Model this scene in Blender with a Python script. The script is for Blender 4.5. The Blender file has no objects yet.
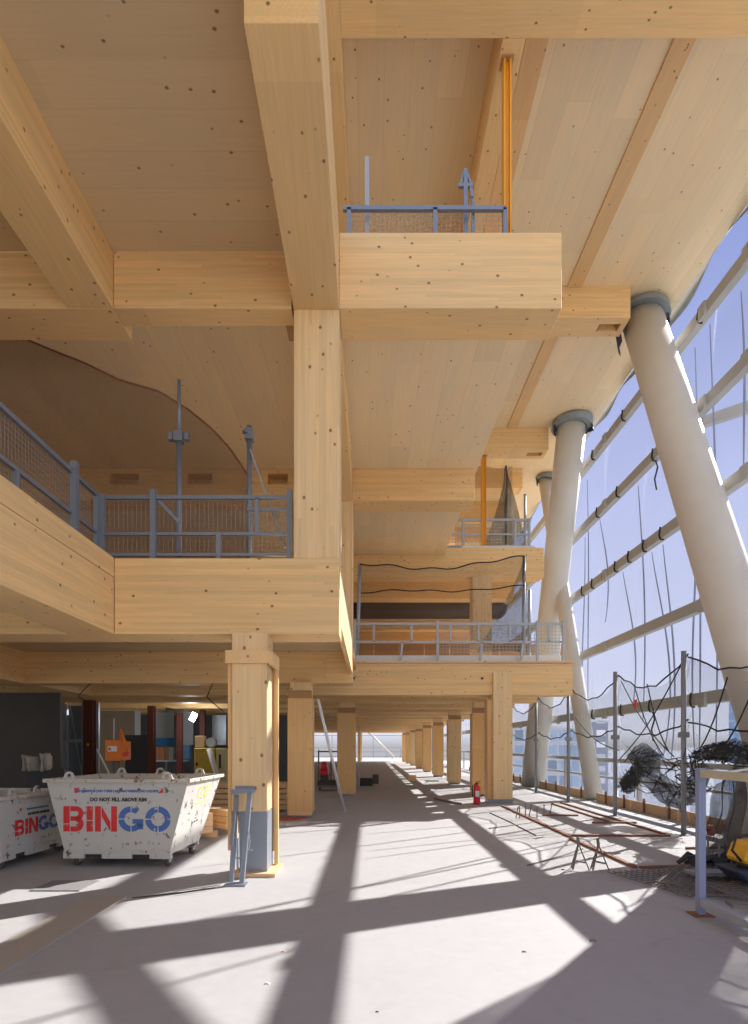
import bpy, bmesh, math, random
from mathutils import Vector, Matrix
random.seed(7)
S = bpy.context.scene
COL = S.collection
# ------------------------------------------------------------------ camera
cd = bpy.data.cameras.new('camera'); cam = bpy.data.objects.new('camera', cd); COL.objects.link(cam)
cam.location = (0, 0, 1.6); cam.rotation_euler = (math.pi/2, 0, 0)
cd.sensor_fit = 'HORIZONTAL'; cd.sensor_width = 36; cd.lens = 600/748*36
cd.shift_x = 4/748; cd.shift_y = (746-512)/748
cd.clip_start = 0.05; cd.clip_end = 3000
S.camera = cam
S.view_settings.view_transform = 'Standard'; S.view_settings.look = 'None'
S.view_settings.gamma = 1; S.view_settings.use_curve_mapping = False
S.view_settings.exposure = 0.0
# ------------------------------------------------------------------ sky
w = bpy.data.worlds.new('sky'); S.world = w; w.use_nodes = True
nt = w.node_tree; N = nt.nodes; L = nt.links
for n in list(N): N.remove(n)
tc = N.new('ShaderNodeTexCoord'); sx = N.new('ShaderNodeSeparateXYZ'); L.new(tc.outputs['Generated'], sx.inputs[0])
ramp = N.new('ShaderNodeValToRGB'); L.new(sx.outputs['Z'], ramp.inputs[0])
e = ramp.color_ramp.elements
e[0].position = 0.0; e[0].color = (0.50, 0.50, 0.53, 1)
e[1].position = 1.0; e[1].color = (0.20, 0.27, 0.52, 1)
for p, c in ((0.02, (0.76, 0.79, 0.93, 1)), (0.12, (0.67, 0.72, 0.95, 1)), (0.35, (0.54, 0.60, 0.92, 1)), (0.6, (0.30, 0.37, 0.72, 1))):
    q = e.new(p); q.color = c
# low sky behind the camera is brightened as added fill for the front faces
neg = N.new('ShaderNodeMapRange'); L.new(sx.outputs['Y'], neg.inputs[0])
neg.inputs[1].default_value = 0.1; neg.inputs[2].default_value = -0.7
neg.inputs[3].default_value = 0.0; neg.inputs[4].default_value = 1.0
low = N.new('ShaderNodeMapRange'); L.new(sx.outputs['Z'], low.inputs[0])
low.inputs[1].default_value = 0.75; low.inputs[2].default_value = 0.15
low.inputs[3].default_value = 0.12; low.inputs[4].default_value = 1.0
pm = N.new('ShaderNodeMath'); pm.operation = 'MULTIPLY'; L.new(neg.outputs[0], pm.inputs[0]); L.new(low.outputs[0], pm.inputs[1])
mx = N.new('ShaderNodeMixRGB'); L.new(pm.outputs[0], mx.inputs[0]); L.new(ramp.outputs[0], mx.inputs[1])
mx.inputs[2].default_value = (1.18, 1.20, 1.24, 1)
bg = N.new('ShaderNodeBackground'); L.new(mx.outputs[0], bg.inputs[0]); bg.inputs[1].default_value = 1.0
wo = N.new('ShaderNodeOutputWorld'); L.new(bg.outputs[0], wo.inputs[0])
# ------------------------------------------------------------------ sun
sd = bpy.data.lights.new('sun', 'SUN'); so = bpy.data.objects.new('sun', sd); COL.objects.link(so)
sd.energy = 10.2; sd.angle = math.radians(0.45); sd.color = (1.0, 0.965, 0.93)
so.rotation_euler = Vector((1.115, 1.0, 1.0)).to_track_quat('Z', 'Y').to_euler()
so.location = (20, 20, 30)

# ================================================================== materials
def nodes(name):
    m = bpy.data.materials.new(name); m.use_nodes = True
    t = m.node_tree; b = t.nodes['Principled BSDF']
    return m, t.nodes, t.links, b
def mathn(N, L, op, a, b=None, c=None):
    n = N.new('ShaderNodeMath'); n.operation = op
    for i, v in enumerate((a, b, c)):
        if v is None: continue
        if isinstance(v, (int, float)): n.inputs[i].default_value = v
        else: L.new(v, n.inputs[i])
    return n.outputs[0]
def mix(N, L, f, a, b, mode='MIX'):
    n = N.new('ShaderNodeMixRGB'); n.blend_type = mode
    for i, v in enumerate((f, a, b)):
        if isinstance(v, (int, float)): n.inputs[i].default_value = v
        elif isinstance(v, tuple): n.inputs[i].default_value = v if len(v) == 4 else (*v, 1)
        else: L.new(v, n.inputs[i])
    return n.outputs[0]
def wood(name, base, grain='X', lam='Z', lamw=0.04, knots=1.0, var=0.07, dark=(0.15, 0.065, 0.02), streak=0.14, cell=6.2):
    m, N, L, b = nodes(name)
    tc = N.new('ShaderNodeTexCoord'); oi = N.new('ShaderNodeObjectInfo')
    off = N.new('ShaderNodeVectorMath'); off.operation = 'ADD'
    mul = mathn(N, L, 'MULTIPLY', oi.outputs['Random'], 17.3)
    cx = N.new('ShaderNodeCombineXYZ')
    for i in range(3): L.new(mul, cx.inputs[i])
    L.new(tc.outputs['Object'], off.inputs[0]); L.new(cx.outputs[0], off.inputs[1])
    P = off.outputs[0]
    sp = N.new('ShaderNodeSeparateXYZ'); L.new(P, sp.inputs[0])
    # fine grain
    mp = N.new('ShaderNodeMapping'); L.new(P, mp.inputs[0])
    mp.inputs['Scale'].default_value = tuple(1.0 if a == grain else 26.0 for a in 'XYZ')
    n1 = N.new('ShaderNodeTexNoise'); n1.inputs['Scale'].default_value = 1.6; n1.inputs['Detail'].default_value = 5
    L.new(mp.outputs[0], n1.inputs[0])
    g = mathn(N, L, 'MULTIPLY_ADD', n1.outputs[0], streak*2, 1-streak)
    # blotches
    n2 = N.new('ShaderNodeTexNoise'); n2.inputs['Scale'].default_value = 1.3; n2.inputs['Detail'].default_value = 3
    mp2 = N.new('ShaderNodeMapping'); L.new(P, mp2.inputs[0])
    mp2.inputs['Scale'].default_value = tuple(0.5 if a == grain else 2.2 for a in 'XYZ'); L.new(mp2.outputs[0], n2.inputs[0])
    g2 = mathn(N, L, 'MULTIPLY_ADD', n2.outputs[0], var*2.6, 1-var*1.3)
    # lamellas, each board with its own tone, butt joints along the grain
    lv = mathn(N, L, 'FLOOR', mathn(N, L, 'DIVIDE', sp.outputs[lam], lamw))
    wn0 = N.new('ShaderNodeTexWhiteNoise'); wn0.noise_dimensions = '1D'; L.new(lv, wn0.inputs['W'])
    gv = mathn(N, L, 'FLOOR', mathn(N, L, 'ADD', mathn(N, L, 'DIVIDE', sp.outputs[grain], 2.7), wn0.outputs['Value']))
    wn = N.new('ShaderNodeTexWhiteNoise'); wn.noise_dimensions = '2D'
    cc = N.new('ShaderNodeCombineXYZ'); L.new(lv, cc.inputs[0]); L.new(gv, cc.inputs[1]); L.new(cc.outputs[0], wn.inputs['Vector'])
    g3 = mathn(N, L, 'MULTIPLY_ADD', wn.outputs['Value'], var*2, 1-var)
    fr = mathn(N, L, 'FRACT', mathn(N, L, 'DIVIDE', sp.outputs[lam], lamw))
    ln = mathn(N, L, 'LESS_THAN', fr, 0.035 if lamw > .06 else .06)
    g4 = mathn(N, L, 'MULTIPLY_ADD', ln, -0.07, 1.0)
    tot = mathn(N, L, 'MULTIPLY', mathn(N, L, 'MULTIPLY', g, g2), mathn(N, L, 'MULTIPLY', g3, g4))
    tint = mix(N, L, n2.outputs[0], base, tuple(c*k for c, k in zip(base, (1.04, 0.93, 0.78))))
    c0 = mix(N, L, 1.0, tint, (1, 1, 1), 'MULTIPLY')
    vm = N.new('ShaderNodeVectorMath'); vm.operation = 'SCALE'; L.new(c0, vm.inputs[0]); L.new(tot, vm.inputs['Scale'])
    # knots
    vo = N.new('ShaderNodeTexVoronoi'); vo.inputs['Scale'].default_value = cell
    mp3 = N.new('ShaderNodeMapping'); L.new(P, mp3.inputs[0])
    mp3.inputs['Scale'].default_value = tuple(0.8 if a == grain else 1.0 for a in 'XYZ'); L.new(mp3.outputs[0], vo.inputs['Vector'])
    r = N.new('ShaderNodeMapRange'); L.new(vo.outputs['Distance'], r.inputs[0])
    r.inputs[1].default_value = 0.07*knots; r.inputs[2].default_value = 0.13*knots
    r.inputs[3].default_value = 0.85; r.inputs[4].default_value = 0.0
    fin = mix(N, L, r.outputs[0], vm.outputs[0], dark)
    L.new(fin, b.inputs['Base Color']); b.inputs['Roughness'].default_value = 0.55
    bp = N.new('ShaderNodeBump'); bp.inputs['Strength'].default_value = 0.08; L.new(n1.outputs[0], bp.inputs['Height']); L.new(bp.outputs[0], b.inputs['Normal'])
    return m
def plain(name, col, rough=0.5, metal=0.0, noise=0.08, scale=6, emit=None, es=1.0):
    m, N, L, b = nodes(name)
    tc = N.new('ShaderNodeTexCoord'); n = N.new('ShaderNodeTexNoise'); n.inputs['Scale'].default_value = scale; n.inputs['Detail'].default_value = 4
    L.new(tc.outputs['Object'], n.inputs[0])
    f = mathn(N, L, 'MULTIPLY_ADD', n.outputs[0], noise*2, 1-noise)
    vm = N.new('ShaderNodeVectorMath'); vm.operation = 'SCALE'; vm.inputs[0].default_value = col; L.new(f, vm.inputs['Scale'])
    L.new(vm.outputs[0], b.inputs['Base Color'])
    b.inputs['Roughness'].default_value = rough; b.inputs['Metallic'].default_value = metal
    if emit:
        b.inputs['Emission Color'].default_value = (*emit, 1); b.inputs['Emission Strength'].default_value = es
    return m
def worn(name, col, under, amount=0.3, scale=9, rough=0.5, metal=0.0):
    """painted metal with chips of another colour"""
    m, N, L, b = nodes(name)
    tc = N.new('ShaderNodeTexCoord')
    n = N.new('ShaderNodeTexNoise'); n.inputs['Scale'].default_value = scale; n.inputs['Detail'].default_value = 8; n.inputs['Roughness'].default_value = 0.7
    L.new(tc.outputs['Object'], n.inputs[0])
    r = N.new('ShaderNodeMapRange'); L.new(n.outputs[0], r.inputs[0]); r.inputs[1].default_value = 0.5+0.2*(1-amount); r.inputs[2].default_value = 0.54+0.2*(1-amount)
    n2 = N.new('ShaderNodeTexNoise'); n2.inputs['Scale'].default_value = 2.3; n2.inputs['Detail'].default_value = 5; L.new(tc.outputs['Object'], n2.inputs[0])
    c1 = mix(N, L, mathn(N, L, 'MULTIPLY', n2.outputs[0], 0.35), col, tuple(c*k for c, k in zip(col, (0.75, 0.66, 0.55))))
    L.new(mix(N, L, r.outputs[0], c1, under), b.inputs['Base Color'])
    b.inputs['Roughness'].default_value = rough; b.inputs['Metallic'].default_value = metal
    return m
def netting(name, col, pitch, t, rough=0.8, patch=0.0):
    """knotted net: real square openings drawn from the cloth's own uv (metres)"""
    m, N, L, b = nodes(name)
    tc = N.new('ShaderNodeTexCoord'); sp = N.new('ShaderNodeSeparateXYZ'); L.new(tc.outputs['UV'], sp.inputs[0])
    fs = [mathn(N, L, 'LESS_THAN', mathn(N, L, 'FRACT', mathn(N, L, 'DIVIDE', sp.outputs[i], pitch)), t) for i in (0, 1)]
    a = mathn(N, L, 'MAXIMUM', fs[0], fs[1])
    if patch:
        n = N.new('ShaderNodeTexNoise'); n.inputs['Scale'].default_value = 1.6; n.inputs['Detail'].default_value = 5; L.new(tc.outputs['UV'], n.inputs[0])
        r = N.new('ShaderNodeMapRange'); L.new(n.outputs[0], r.inputs[0]); r.inputs[1].default_value = .45; r.inputs[2].default_value = .7; r.inputs[4].default_value = patch
        a = mathn(N, L, 'MAXIMUM', a, r.outputs[0])
    L.new(a, b.inputs['Alpha']); b.inputs['Base Color'].default_value = (*col, 1); b.inputs['Roughness'].default_value = rough
    return m
def concrete():
    m, N, L, b = nodes('concrete floor')
    tc = N.new('ShaderNodeTexCoord')
    n1 = N.new('ShaderNodeTexNoise'); n1.inputs['Scale'].default_value = 0.55; n1.inputs['Detail'].default_value = 6; L.new(tc.outputs['Object'], n1.inputs[0])
    n2 = N.new('ShaderNodeTexNoise'); n2.inputs['Scale'].default_value = 9; n2.inputs['Detail'].default_value = 6; L.new(tc.outputs['Object'], n2.inputs[0])
    n3 = N.new('ShaderNodeTexNoise'); n3.inputs['Scale'].default_value = 2.2; n3.inputs['Detail'].default_value = 8; n3.inputs['Distortion'].default_value = 1.5; L.new(tc.outputs['Object'], n3.inputs[0])
    c = mix(N, L, n1.outputs[0], (0.465, 0.458, 0.462), (0.395, 0.387, 0.39))
    f = mathn(N, L, 'MULTIPLY_ADD', n2.outputs[0], 0.16, 0.92)
    vm = N.new('ShaderNodeVectorMath'); vm.operation = 'SCALE'; L.new(c, vm.inputs[0]); L.new(f, vm.inputs['Scale'])
    r = N.new('ShaderNodeMapRange'); L.new(n3.outputs[0], r.inputs[0]); r.inputs[1].default_value = .6; r.inputs[2].default_value = .78; r.inputs[4].default_value = .28
    c2 = mix(N, L, r.outputs[0], vm.outputs[0], (0.29, 0.265, 0.24))
    L.new(c2, b.inputs['Base Color']); b.inputs['Roughness'].default_value = 0.7
    bp = N.new('ShaderNodeBump'); bp.inputs['Strength'].default_value = 0.06; L.new(n2.outputs[0], bp.inputs['Height']); L.new(bp.outputs[0], b.inputs['Normal'])
    return m
def windows_mat(name, wall, glass, sx_, sz_, fx=0.7, fz=0.6):
    m, N, L, b = nodes(name)
    tc = N.new('ShaderNodeTexCoord'); sp = N.new('ShaderNodeSeparateXYZ'); L.new(tc.outputs['Object'], sp.inputs[0])
    h = mathn(N, L, 'ADD', sp.outputs[0], sp.outputs[1])
    a = mathn(N, L, 'LESS_THAN', mathn(N, L, 'FRACT', mathn(N, L, 'DIVIDE', h, sx_)), fx)
    c = mathn(N, L, 'LESS_THAN', mathn(N, L, 'FRACT', mathn(N, L, 'DIVIDE', sp.outputs[2], sz_)), fz)
    f = mathn(N, L, 'MULTIPLY', a, c)
    wn = N.new('ShaderNodeTexWhiteNoise'); wn.noise_dimensions = '2D'; cc = N.new('ShaderNodeCombineXYZ')
    L.new(mathn(N, L, 'FLOOR', mathn(N, L, 'DIVIDE', h, sx_)), cc.inputs[0]); L.new(mathn(N, L, 'FLOOR', mathn(N, L, 'DIVIDE', sp.outputs[2], sz_)), cc.inputs[1])
    L.new(cc.outputs[0], wn.inputs['Vector'])
    g = mix(N, L, wn.outputs['Value'], glass, tuple(min(1, x*1.8+.05) for x in glass))
    L.new(mix(N, L, f, wall, g), b.inputs['Base Color']); b.inputs['Roughness'].default_value = 0.4
    return m

GL = (0.83, 0.578, 0.285)
M = {}
for ax, lm in (('X', 'Z'), ('Y', 'Z'), ('Z', 'X')):
    M['glulam'+ax] = wood('glulam '+ax, GL, ax, lm)
M['shaftwood'] = wood('column glulam', (0.82, 0.61, 0.345), 'Z', 'X', 0.045, 1.15)
M['cladY'] = wood('cladding ply', (0.80, 0.52, 0.235), 'Z', 'X', 0.6, 0.8, var=0.04, streak=.16)
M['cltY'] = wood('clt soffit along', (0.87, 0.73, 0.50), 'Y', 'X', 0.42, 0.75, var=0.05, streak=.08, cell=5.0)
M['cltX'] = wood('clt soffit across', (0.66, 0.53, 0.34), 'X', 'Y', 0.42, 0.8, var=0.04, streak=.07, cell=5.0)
M['batten'] = wood('batten', (0.80, 0.545, 0.28), 'Y', 'X', 0.5, 0.9)
M['plank'] = wood('raw plank', (0.72, 0.50, 0.30), 'Y', 'Z', 0.05, 1.0)
M['plankX'] = wood('raw plank across', (0.78, 0.55, 0.32), 'X', 'Z', 0.045, 1.0)
M['postgrey'] = plain('weathered grey steel', (0.27, 0.28, 0.30), .5, .3, .12, 12)
M['rustwood'] = plain('red brown batten', (0.26, 0.11, 0.06), 0.7, 0, 0.2, 8)
M['ply'] = plain('brown plywood', (0.46, 0.25, 0.11), 0.7, 0, 0.12, 3)
M['concrete'] = concrete()
M['galv'] = plain('galvanised steel', (0.25, 0.285, 0.35), 0.42, 0.45, 0.12, 14)
M['galvlight'] = plain('pale galvanised steel', (0.42, 0.45, 0.50), 0.5, 0.3, 0.12, 12)
M['steelgrey'] = plain('grey steel shoe', (0.28, 0.31, 0.36), 0.45, 0.3, 0.06, 5)
M['tube'] = worn('cream painted steel', (0.69, 0.665, 0.61), (0.35, 0.33, 0.31), 0.12, 14, 0.5)
M['rail'] = worn('grey painted rail', (0.46, 0.465, 0.45), (0.30, 0.29, 0.28), 0.2, 10, 0.6)
M['collar'] = plain('grey collar sheet', (0.26, 0.30, 0.33), 0.6, 0.1, 0.15, 6)
M['membrane'] = plain('dark blue membrane', (0.035, 0.045, 0.085), 0.6, 0, 0.2, 5)
M['blackwrap'] = plain('black wrap', (0.03, 0.03, 0.035), 0.55, 0, 0.3, 4)
M['yellow'] = plain('yellow prop paint', (0.80, 0.36, 0.03), 0.45, 0, 0.1, 8)
M['machine'] = plain('yellow machine', (0.85, 0.45, 0.02), 0.4, 0, 0.06, 8)
M['skip'] = worn('scratched white skip paint', (0.60, 0.595, 0.575), (0.13, 0.09, 0.07), 0.6, 8.5, 0.5)
M['skipin'] = worn('rusty skip inside', (0.55, 0.43, 0.30), (0.13, 0.07, 0.04), 0.7, 6, 0.7)
M['red'] = worn('red stencil paint', (0.72, 0.03, 0.03), (0.62, 0.55, 0.50), 0.45, 11, 0.5)
M['blue'] = worn('blue stencil paint', (0.07, 0.17, 0.48), (0.62, 0.58, 0.55), 0.45, 11, 0.5)
M['ink'] = plain('black stencil paint', (0.06, 0.055, 0.05), 0.6)
M['fadeyellow'] = plain('faded yellow stencil', (0.78, 0.62, 0.22), 0.6)
M['rubber'] = plain('dark castor', (0.10, 0.085, 0.075), 0.7, 0, 0.3, 20)
M['redmetal'] = plain('extinguisher red', (0.70, 0.03, 0.05), 0.3)
M['black'] = plain('black', (0.02, 0.02, 0.022), 0.5)
M['white'] = plain('white', (0.75, 0.76, 0.78), 0.5)
M['redsteel'] = plain('red oxide steel', (0.13, 0.03, 0.02), 0.6, 0, 0.15, 4)
M['orange'] = plain('orange cabinet', (0.85, 0.22, 0.02), 0.45)
M['darkpanel'] = plain('dark hoarding', (0.055, 0.048, 0.042), 0.6, 0, 0.3, 1.2)
M['tanpanel'] = plain('tan board', (0.30, 0.235, 0.16), 0.7, 0, 0.15, 1.5)
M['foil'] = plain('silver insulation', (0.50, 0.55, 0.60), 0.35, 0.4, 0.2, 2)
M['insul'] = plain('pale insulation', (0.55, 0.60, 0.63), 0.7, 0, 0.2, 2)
M['bluetarp'] = plain('blue crate', (0.02, 0.16, 0.36), 0.5)
M['cloth'] = plain('grey cloth', (0.42, 0.40, 0.36), 0.9, 0, 0.2, 6)
M['netblack'] = netting('black net', (0.06, 0.065, 0.065), 0.018, 0.12)
M['netdense'] = netting('dense black net', (0.035, 0.04, 0.04), 0.012, 0.26, patch=0.75)
M['netbrown'] = netting('brown shade net', (0.13, 0.075, 0.045), 0.004, 0.30)
M['netrope'] = plain('black rope', (0.02, 0.02, 0.022), 0.8)
M['netfacade'] = netting('pale facade net', (0.42, 0.46, 0.62), 0.012, 0.06)
M['netgather'] = plain('gathered net', (0.26, 0.30, 0.42), 0.9)
M['wire'] = plain('mesh wire', (0.40, 0.42, 0.45), 0.5, 0.3)
M['rebar'] = plain('rebar', (0.22, 0.20, 0.19), 0.6, 0.3, 0.3, 30)
M['redplastic'] = plain('red tag', (0.85, 0.12, 0.04), 0.5)
M['lamp'] = plain('lit lamp', (1, 1, 1), 0.5, emit=(0.9, 0.97, 1.0), es=14)
M['cityground'] = plain('hazy ground', (0.62, 0.64, 0.68), 0.9, 0, 0.2, 0.03)
M['glassblock'] = windows_mat('blue glazed block', (0.55, 0.58, 0.64), (0.20, 0.27, 0.38), 2.4, 3.3, .8, .72)
M['towerwall'] = windows_mat('grey tower', (0.30, 0.32, 0.40), (0.55, 0.58, 0.66), 5.5, 3.4, .45, .45)
M['glasstower'] = windows_mat('blue glass tower', (0.34, 0.44, 0.56), (0.14, 0.26, 0.42), 1.6, 3.2, .9, .75)
M['lowrise'] = windows_mat('low block', (0.68, 0.69, 0.71), (0.40, 0.44, 0.50), 3.2, 3.2, .55, .5)
M['paper'] = plain('white label', (0.8, 0.8, 0.8), 0.6)

# ================================================================== mesh helpers
class MB:
    def __init__(s): s.bm = bmesh.new(); s.uv = None
    def quad(s, vs):
        return s.bm.faces.new(vs)
    def hexa(s, p):               # eight corners: bottom 0-3 ccw, top 4-7
        v = [s.bm.verts.new(q) for q in p]
        for f in ((0, 3, 2, 1), (4, 5, 6, 7), (0, 1, 5, 4), (1, 2, 6, 5), (2, 3, 7, 6), (3, 0, 4, 7)):
            s.bm.faces.new([v[i] for i in f])
        return s
    def box(s, x0, x1, y0, y1, z0, z1):
        return s.hexa([(x0, y0, z0), (x1, y0, z0), (x1, y1, z0), (x0, y1, z0), (x0, y0, z1), (x1, y0, z1), (x1, y1, z1), (x0, y1, z1)])
    def bar(s, a, b, wx, wy=None, up=(0, 0, 1)):      # rectangular bar from a to b
        a = Vector(a); b = Vector(b); wy = wy or wx
        d = (b-a).normalized(); up = Vector(up)
        if abs(d.dot(up)) > 0.98: up = Vector((0, 1, 0))
        sd_ = d.cross(up).normalized()*wx/2; u = sd_.cross(d).normalized()*wy/2
        return s.hexa([a-sd_-u, a+sd_-u, b+sd_-u, b-sd_-u, a-sd_+u, a+sd_+u, b+sd_+u, b-sd_+u])
    def tube(s, pts, r, n=8, cap=True):
        pts = [Vector(p) for p in pts]; rings = []
        rr = r if isinstance(r, (list, tuple)) else [r]*len(pts)
        ref = None
        for i, p in enumerate(pts):
            d = (pts[min(i+1, len(pts)-1)]-pts[max(i-1, 0)]).normalized()
            if ref is None:
                ref = Vector((0, 0, 1)) if abs(d.z) < .9 else Vector((1, 0, 0))
            a = d.cross(ref).normalized(); b = d.cross(a).normalized(); ref = a.cross(d).normalized() if a.cross(d).length > 0 else ref
            b = a.cross(d).normalized()
            rings.append([s.bm.verts.new(p+a*math.cos(2*math.pi*k/n)*rr[i]+b*math.sin(2*math.pi*k/n)*rr[i]) for k in range(n)])
        for i in range(len(rings)-1):
            for k in range(n):
                f = s.bm.faces.new([rings[i][k], rings[i][(k+1) % n], rings[i+1][(k+1) % n], rings[i+1][k]]); f.smooth = n > 6
        if cap:
            s.bm.faces.new(rings[0][::-1]); s.bm.faces.new(rings[-1])
        return s
    def lathe(s, prof, c=(0, 0, 0), n=20):            # prof [(r,z)...]
        return s.tube([(c[0], c[1], c[2]+z) for r, z in prof], [max(r, .0005) for r, z in prof], n)
    def sheet(s, f, nu, nv, uvs=(1, 1)):
        uv = s.bm.loops.layers.uv.verify()
        g = [[s.bm.verts.new(f(i/nu, j/nv)) for j in range(nv+1)] for i in range(nu+1)]
        for i in range(nu):
            for j in range(nv):
                fc = s.bm.faces.new([g[i][j], g[i+1][j], g[i+1][j+1], g[i][j+1]]); fc.smooth = True
                for lp, (a, b) in zip(fc.loops, ((i, j), (i+1, j), (i+1, j+1), (i, j+1))):
                    lp[uv].uv = (a/nu*uvs[0], b/nv*uvs[1])
        return s
    def poly(s, pts, y0, y1, plane='XZ'):             # extruded 2d outline
        def P(p, t): return (p[0], t, p[1]) if plane == 'XZ' else ((p[0], p[1], t) if plane == 'XY' else (t, p[0], p[1]))
        a = [s.bm.verts.new(P(p, y0)) for p in pts]; b = [s.bm.verts.new(P(p, y1)) for p in pts]
        s.bm.faces.new(a); s.bm.faces.new(b[::-1]); n = len(pts)
        for i in range(n): s.bm.faces.new([a[i], b[i], b[(i+1) % n], a[(i+1) % n]])
        return s
    def build(s, name, mat, parent=None, local=False, bevel=0, solid=0):
        bmesh.ops.recalc_face_normals(s.bm, faces=s.bm.faces) if not solid else None
        me = bpy.data.meshes.new(name)
        if parent is not None:
            o = bpy.data.objects.new(name, me)
            if not local:
                root = parent
                while root.parent: root = root.parent
                bmesh.ops.translate(s.bm, verts=s.bm.verts, vec=-root.location)
            o.parent = parent
        else:
            xs = [v.co for v in s.bm.verts]
            c = Vector(((min(v.x for v in xs)+max(v.x for v in xs))/2, (min(v.y for v in xs)+max(v.y for v in xs))/2, min(v.z for v in xs)))
            bmesh.ops.translate(s.bm, verts=s.bm.verts, vec=-c)
            o = bpy.data.objects.new(name, me); o.location = c
        s.bm.to_mesh(me); s.bm.free(); COL.objects.link(o)
        me.materials.append(M[mat] if isinstance(mat, str) else mat)
        if bevel:
            md = o.modifiers.new('bevel', 'BEVEL'); md.width = bevel; md.segments = 1; md.limit_method = 'ANGLE'
        if solid:
            md = o.modifiers.new('thick', 'SOLIDIFY'); md.thickness = solid
        return o
def tag(o, label=None, cat=None, group=None, kind=None):
    if label: o['label'] = label
    if cat: o['category'] = cat
    if group: o['group'] = group
    if kind: o['kind'] = kind
    return o
def thing(name, label, cat, loc, group=None, rz=0):
    o = bpy.data.objects.new(name, None); COL.objects.link(o); o.empty_display_size = .2
    o.location = loc; o.rotation_euler = (0, 0, rz)
    return tag(o, label, cat, group)
def copy_tree(o, parent=None):
    c = o.copy(); COL.objects.link(c)
    if parent: c.parent = parent
    for ch in list(o.children): copy_tree(ch, c)
    return c
def text_bm(mb, txt, size, mtx, depth=0.003, bold=0.0):
    cu = bpy.data.curves.new('txt', 'FONT'); cu.body = txt; cu.size = size; cu.extrude = depth; cu.offset = bold; cu.align_x = 'CENTER'
    cu.resolution_u = 2
    ob = bpy.data.objects.new('txt', cu); COL.objects.link(ob)
    dg = bpy.context.evaluated_depsgraph_get(); dg.update()
    me = bpy.data.meshes.new_from_object(ob.evaluated_get(dg)); me.transform(mtx)
    mb.bm.from_mesh(me); bpy.data.objects.remove(ob); bpy.data.curves.remove(cu); bpy.data.meshes.remove(me)
def struct(mb, name, mat, **k): return tag(mb.build(name, mat, **k), kind='structure')

# ================================================================== levels
ZB = [3.013, 7.123, 11.233]       # underside of the beams of each storey
ZU = [3.73, 7.84, 11.95]          # underside of the slabs
ZT = [3.97, 8.08, 12.19]          # top of the slabs
XE = -0.39                        # atrium edge
FAR = 66.0
# ---- floor and slabs
struct(MB().box(-18, 6.75, -16, 84, -0.3, 0), 'floor', 'concrete')
def slab_L1():
    mb = MB()
    mb.box(-18, -3.235, -16, 7.57, ZU[0], ZT[0])
    mb.box(-18, XE-.6, 7.57+.6, 16.7, ZU[0], ZT[0])
    mb.box(XE-.6, XE, 8.17, 16.7, ZU[0], ZT[0])
    mb.box(-18, 5.64, 17.3, FAR, ZU[0], ZT[0])
    return mb
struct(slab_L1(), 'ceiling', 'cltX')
struct(MB().box(-3.234, -3.226, -16, 7.565, ZU[0], ZT[0]), 'trim_4', 'glulamY')
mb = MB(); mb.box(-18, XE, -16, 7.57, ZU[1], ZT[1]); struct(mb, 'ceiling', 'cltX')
mb = MB(); mb.box(-18, 2.42, 8.17, 19.6, ZU[1], ZT[1]); mb.box(-18, 5.68, 20.2, FAR, ZU[1], ZT[1]); struct(mb, 'ceiling', 'cltY')
mb = MB(); mb.box(-18, 7.2, 8.17, FAR, ZU[2], ZT[2]); struct(mb, 'ceiling', 'cltY')

# ---- beams
def beam(x0, x1, y0, y1, z0, z1, label, group=None, ax='X', mat=None, bev=.006):
    o = MB().box(x0, x1, y0, y1, z0, z1).build('timber_beam', mat or 'glulam'+ax, bevel=bev)
    return tag(o, label, 'beam', group)
TH = 0.6
# storey 1 (above the skips)
beam(-3.225, XE, 7.57, 8.17, ZB[0], ZT[0], 'long pale timber beam carrying the mesh guard rail above the white skips')
beam(-18, -3.235, 7.572, 8.17, ZB[0], ZT[0]-.245, 'dark timber beam behind the left balcony beam')
beam(-3.82, -3.235, -16, 7.568, ZB[0], ZU[0]-.002, 'timber edge beam of the left balcony running toward the viewer', ax='Y')
beam(-18, XE-.602, 13.5, 14.1, ZB[0], ZU[0]-.002, 'timber cross beam above the second wrapped column')
beam(XE-.6, XE, 13.5, 14.1, ZB[0], ZU[0]-.002, 'short timber beam end over the second wrapped column')
beam(XE-.08, XE, 8.172, 13.498, ZB[0]+.2, ZU[0]-.002, 'timber edge beam running back along the atrium on the first storey', ax='Y')
beam(-8.36, -7.76, 8.172, 13.498, ZB[0], ZU[0]-.002, 'far left timber beam running back under the first storey slab', ax='Y')
beam(-8.36, -7.76, 14.102, 16.69, ZB[0], ZU[0]-.002, 'rear piece of the far left timber beam near the dark board', ax='Y')
g = 'cross beams over the ground floor corridor'
beam(-18, 5.64, 16.7, 17.3, ZB[0], ZT[0], 'wide timber beam across the middle with a grey guard rail on it')
nb = 0
ordn = ['first', 'second', 'third', 'fourth', 'fifth', 'sixth', 'seventh', 'eighth', 'ninth', 'tenth', 'eleventh', 'twelfth', 'thirteenth', 'fourteenth', 'fifteenth', 'sixteenth', 'seventeenth']
y = 19.4
while y < FAR-1:
    beam(-12, 5.4, y, y+.6, ZB[0], ZU[0]-.002, '%s timber cross beam back in the ground floor corridor ceiling' % ordn[nb], g)
    nb += 1; y += 3.0
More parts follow.
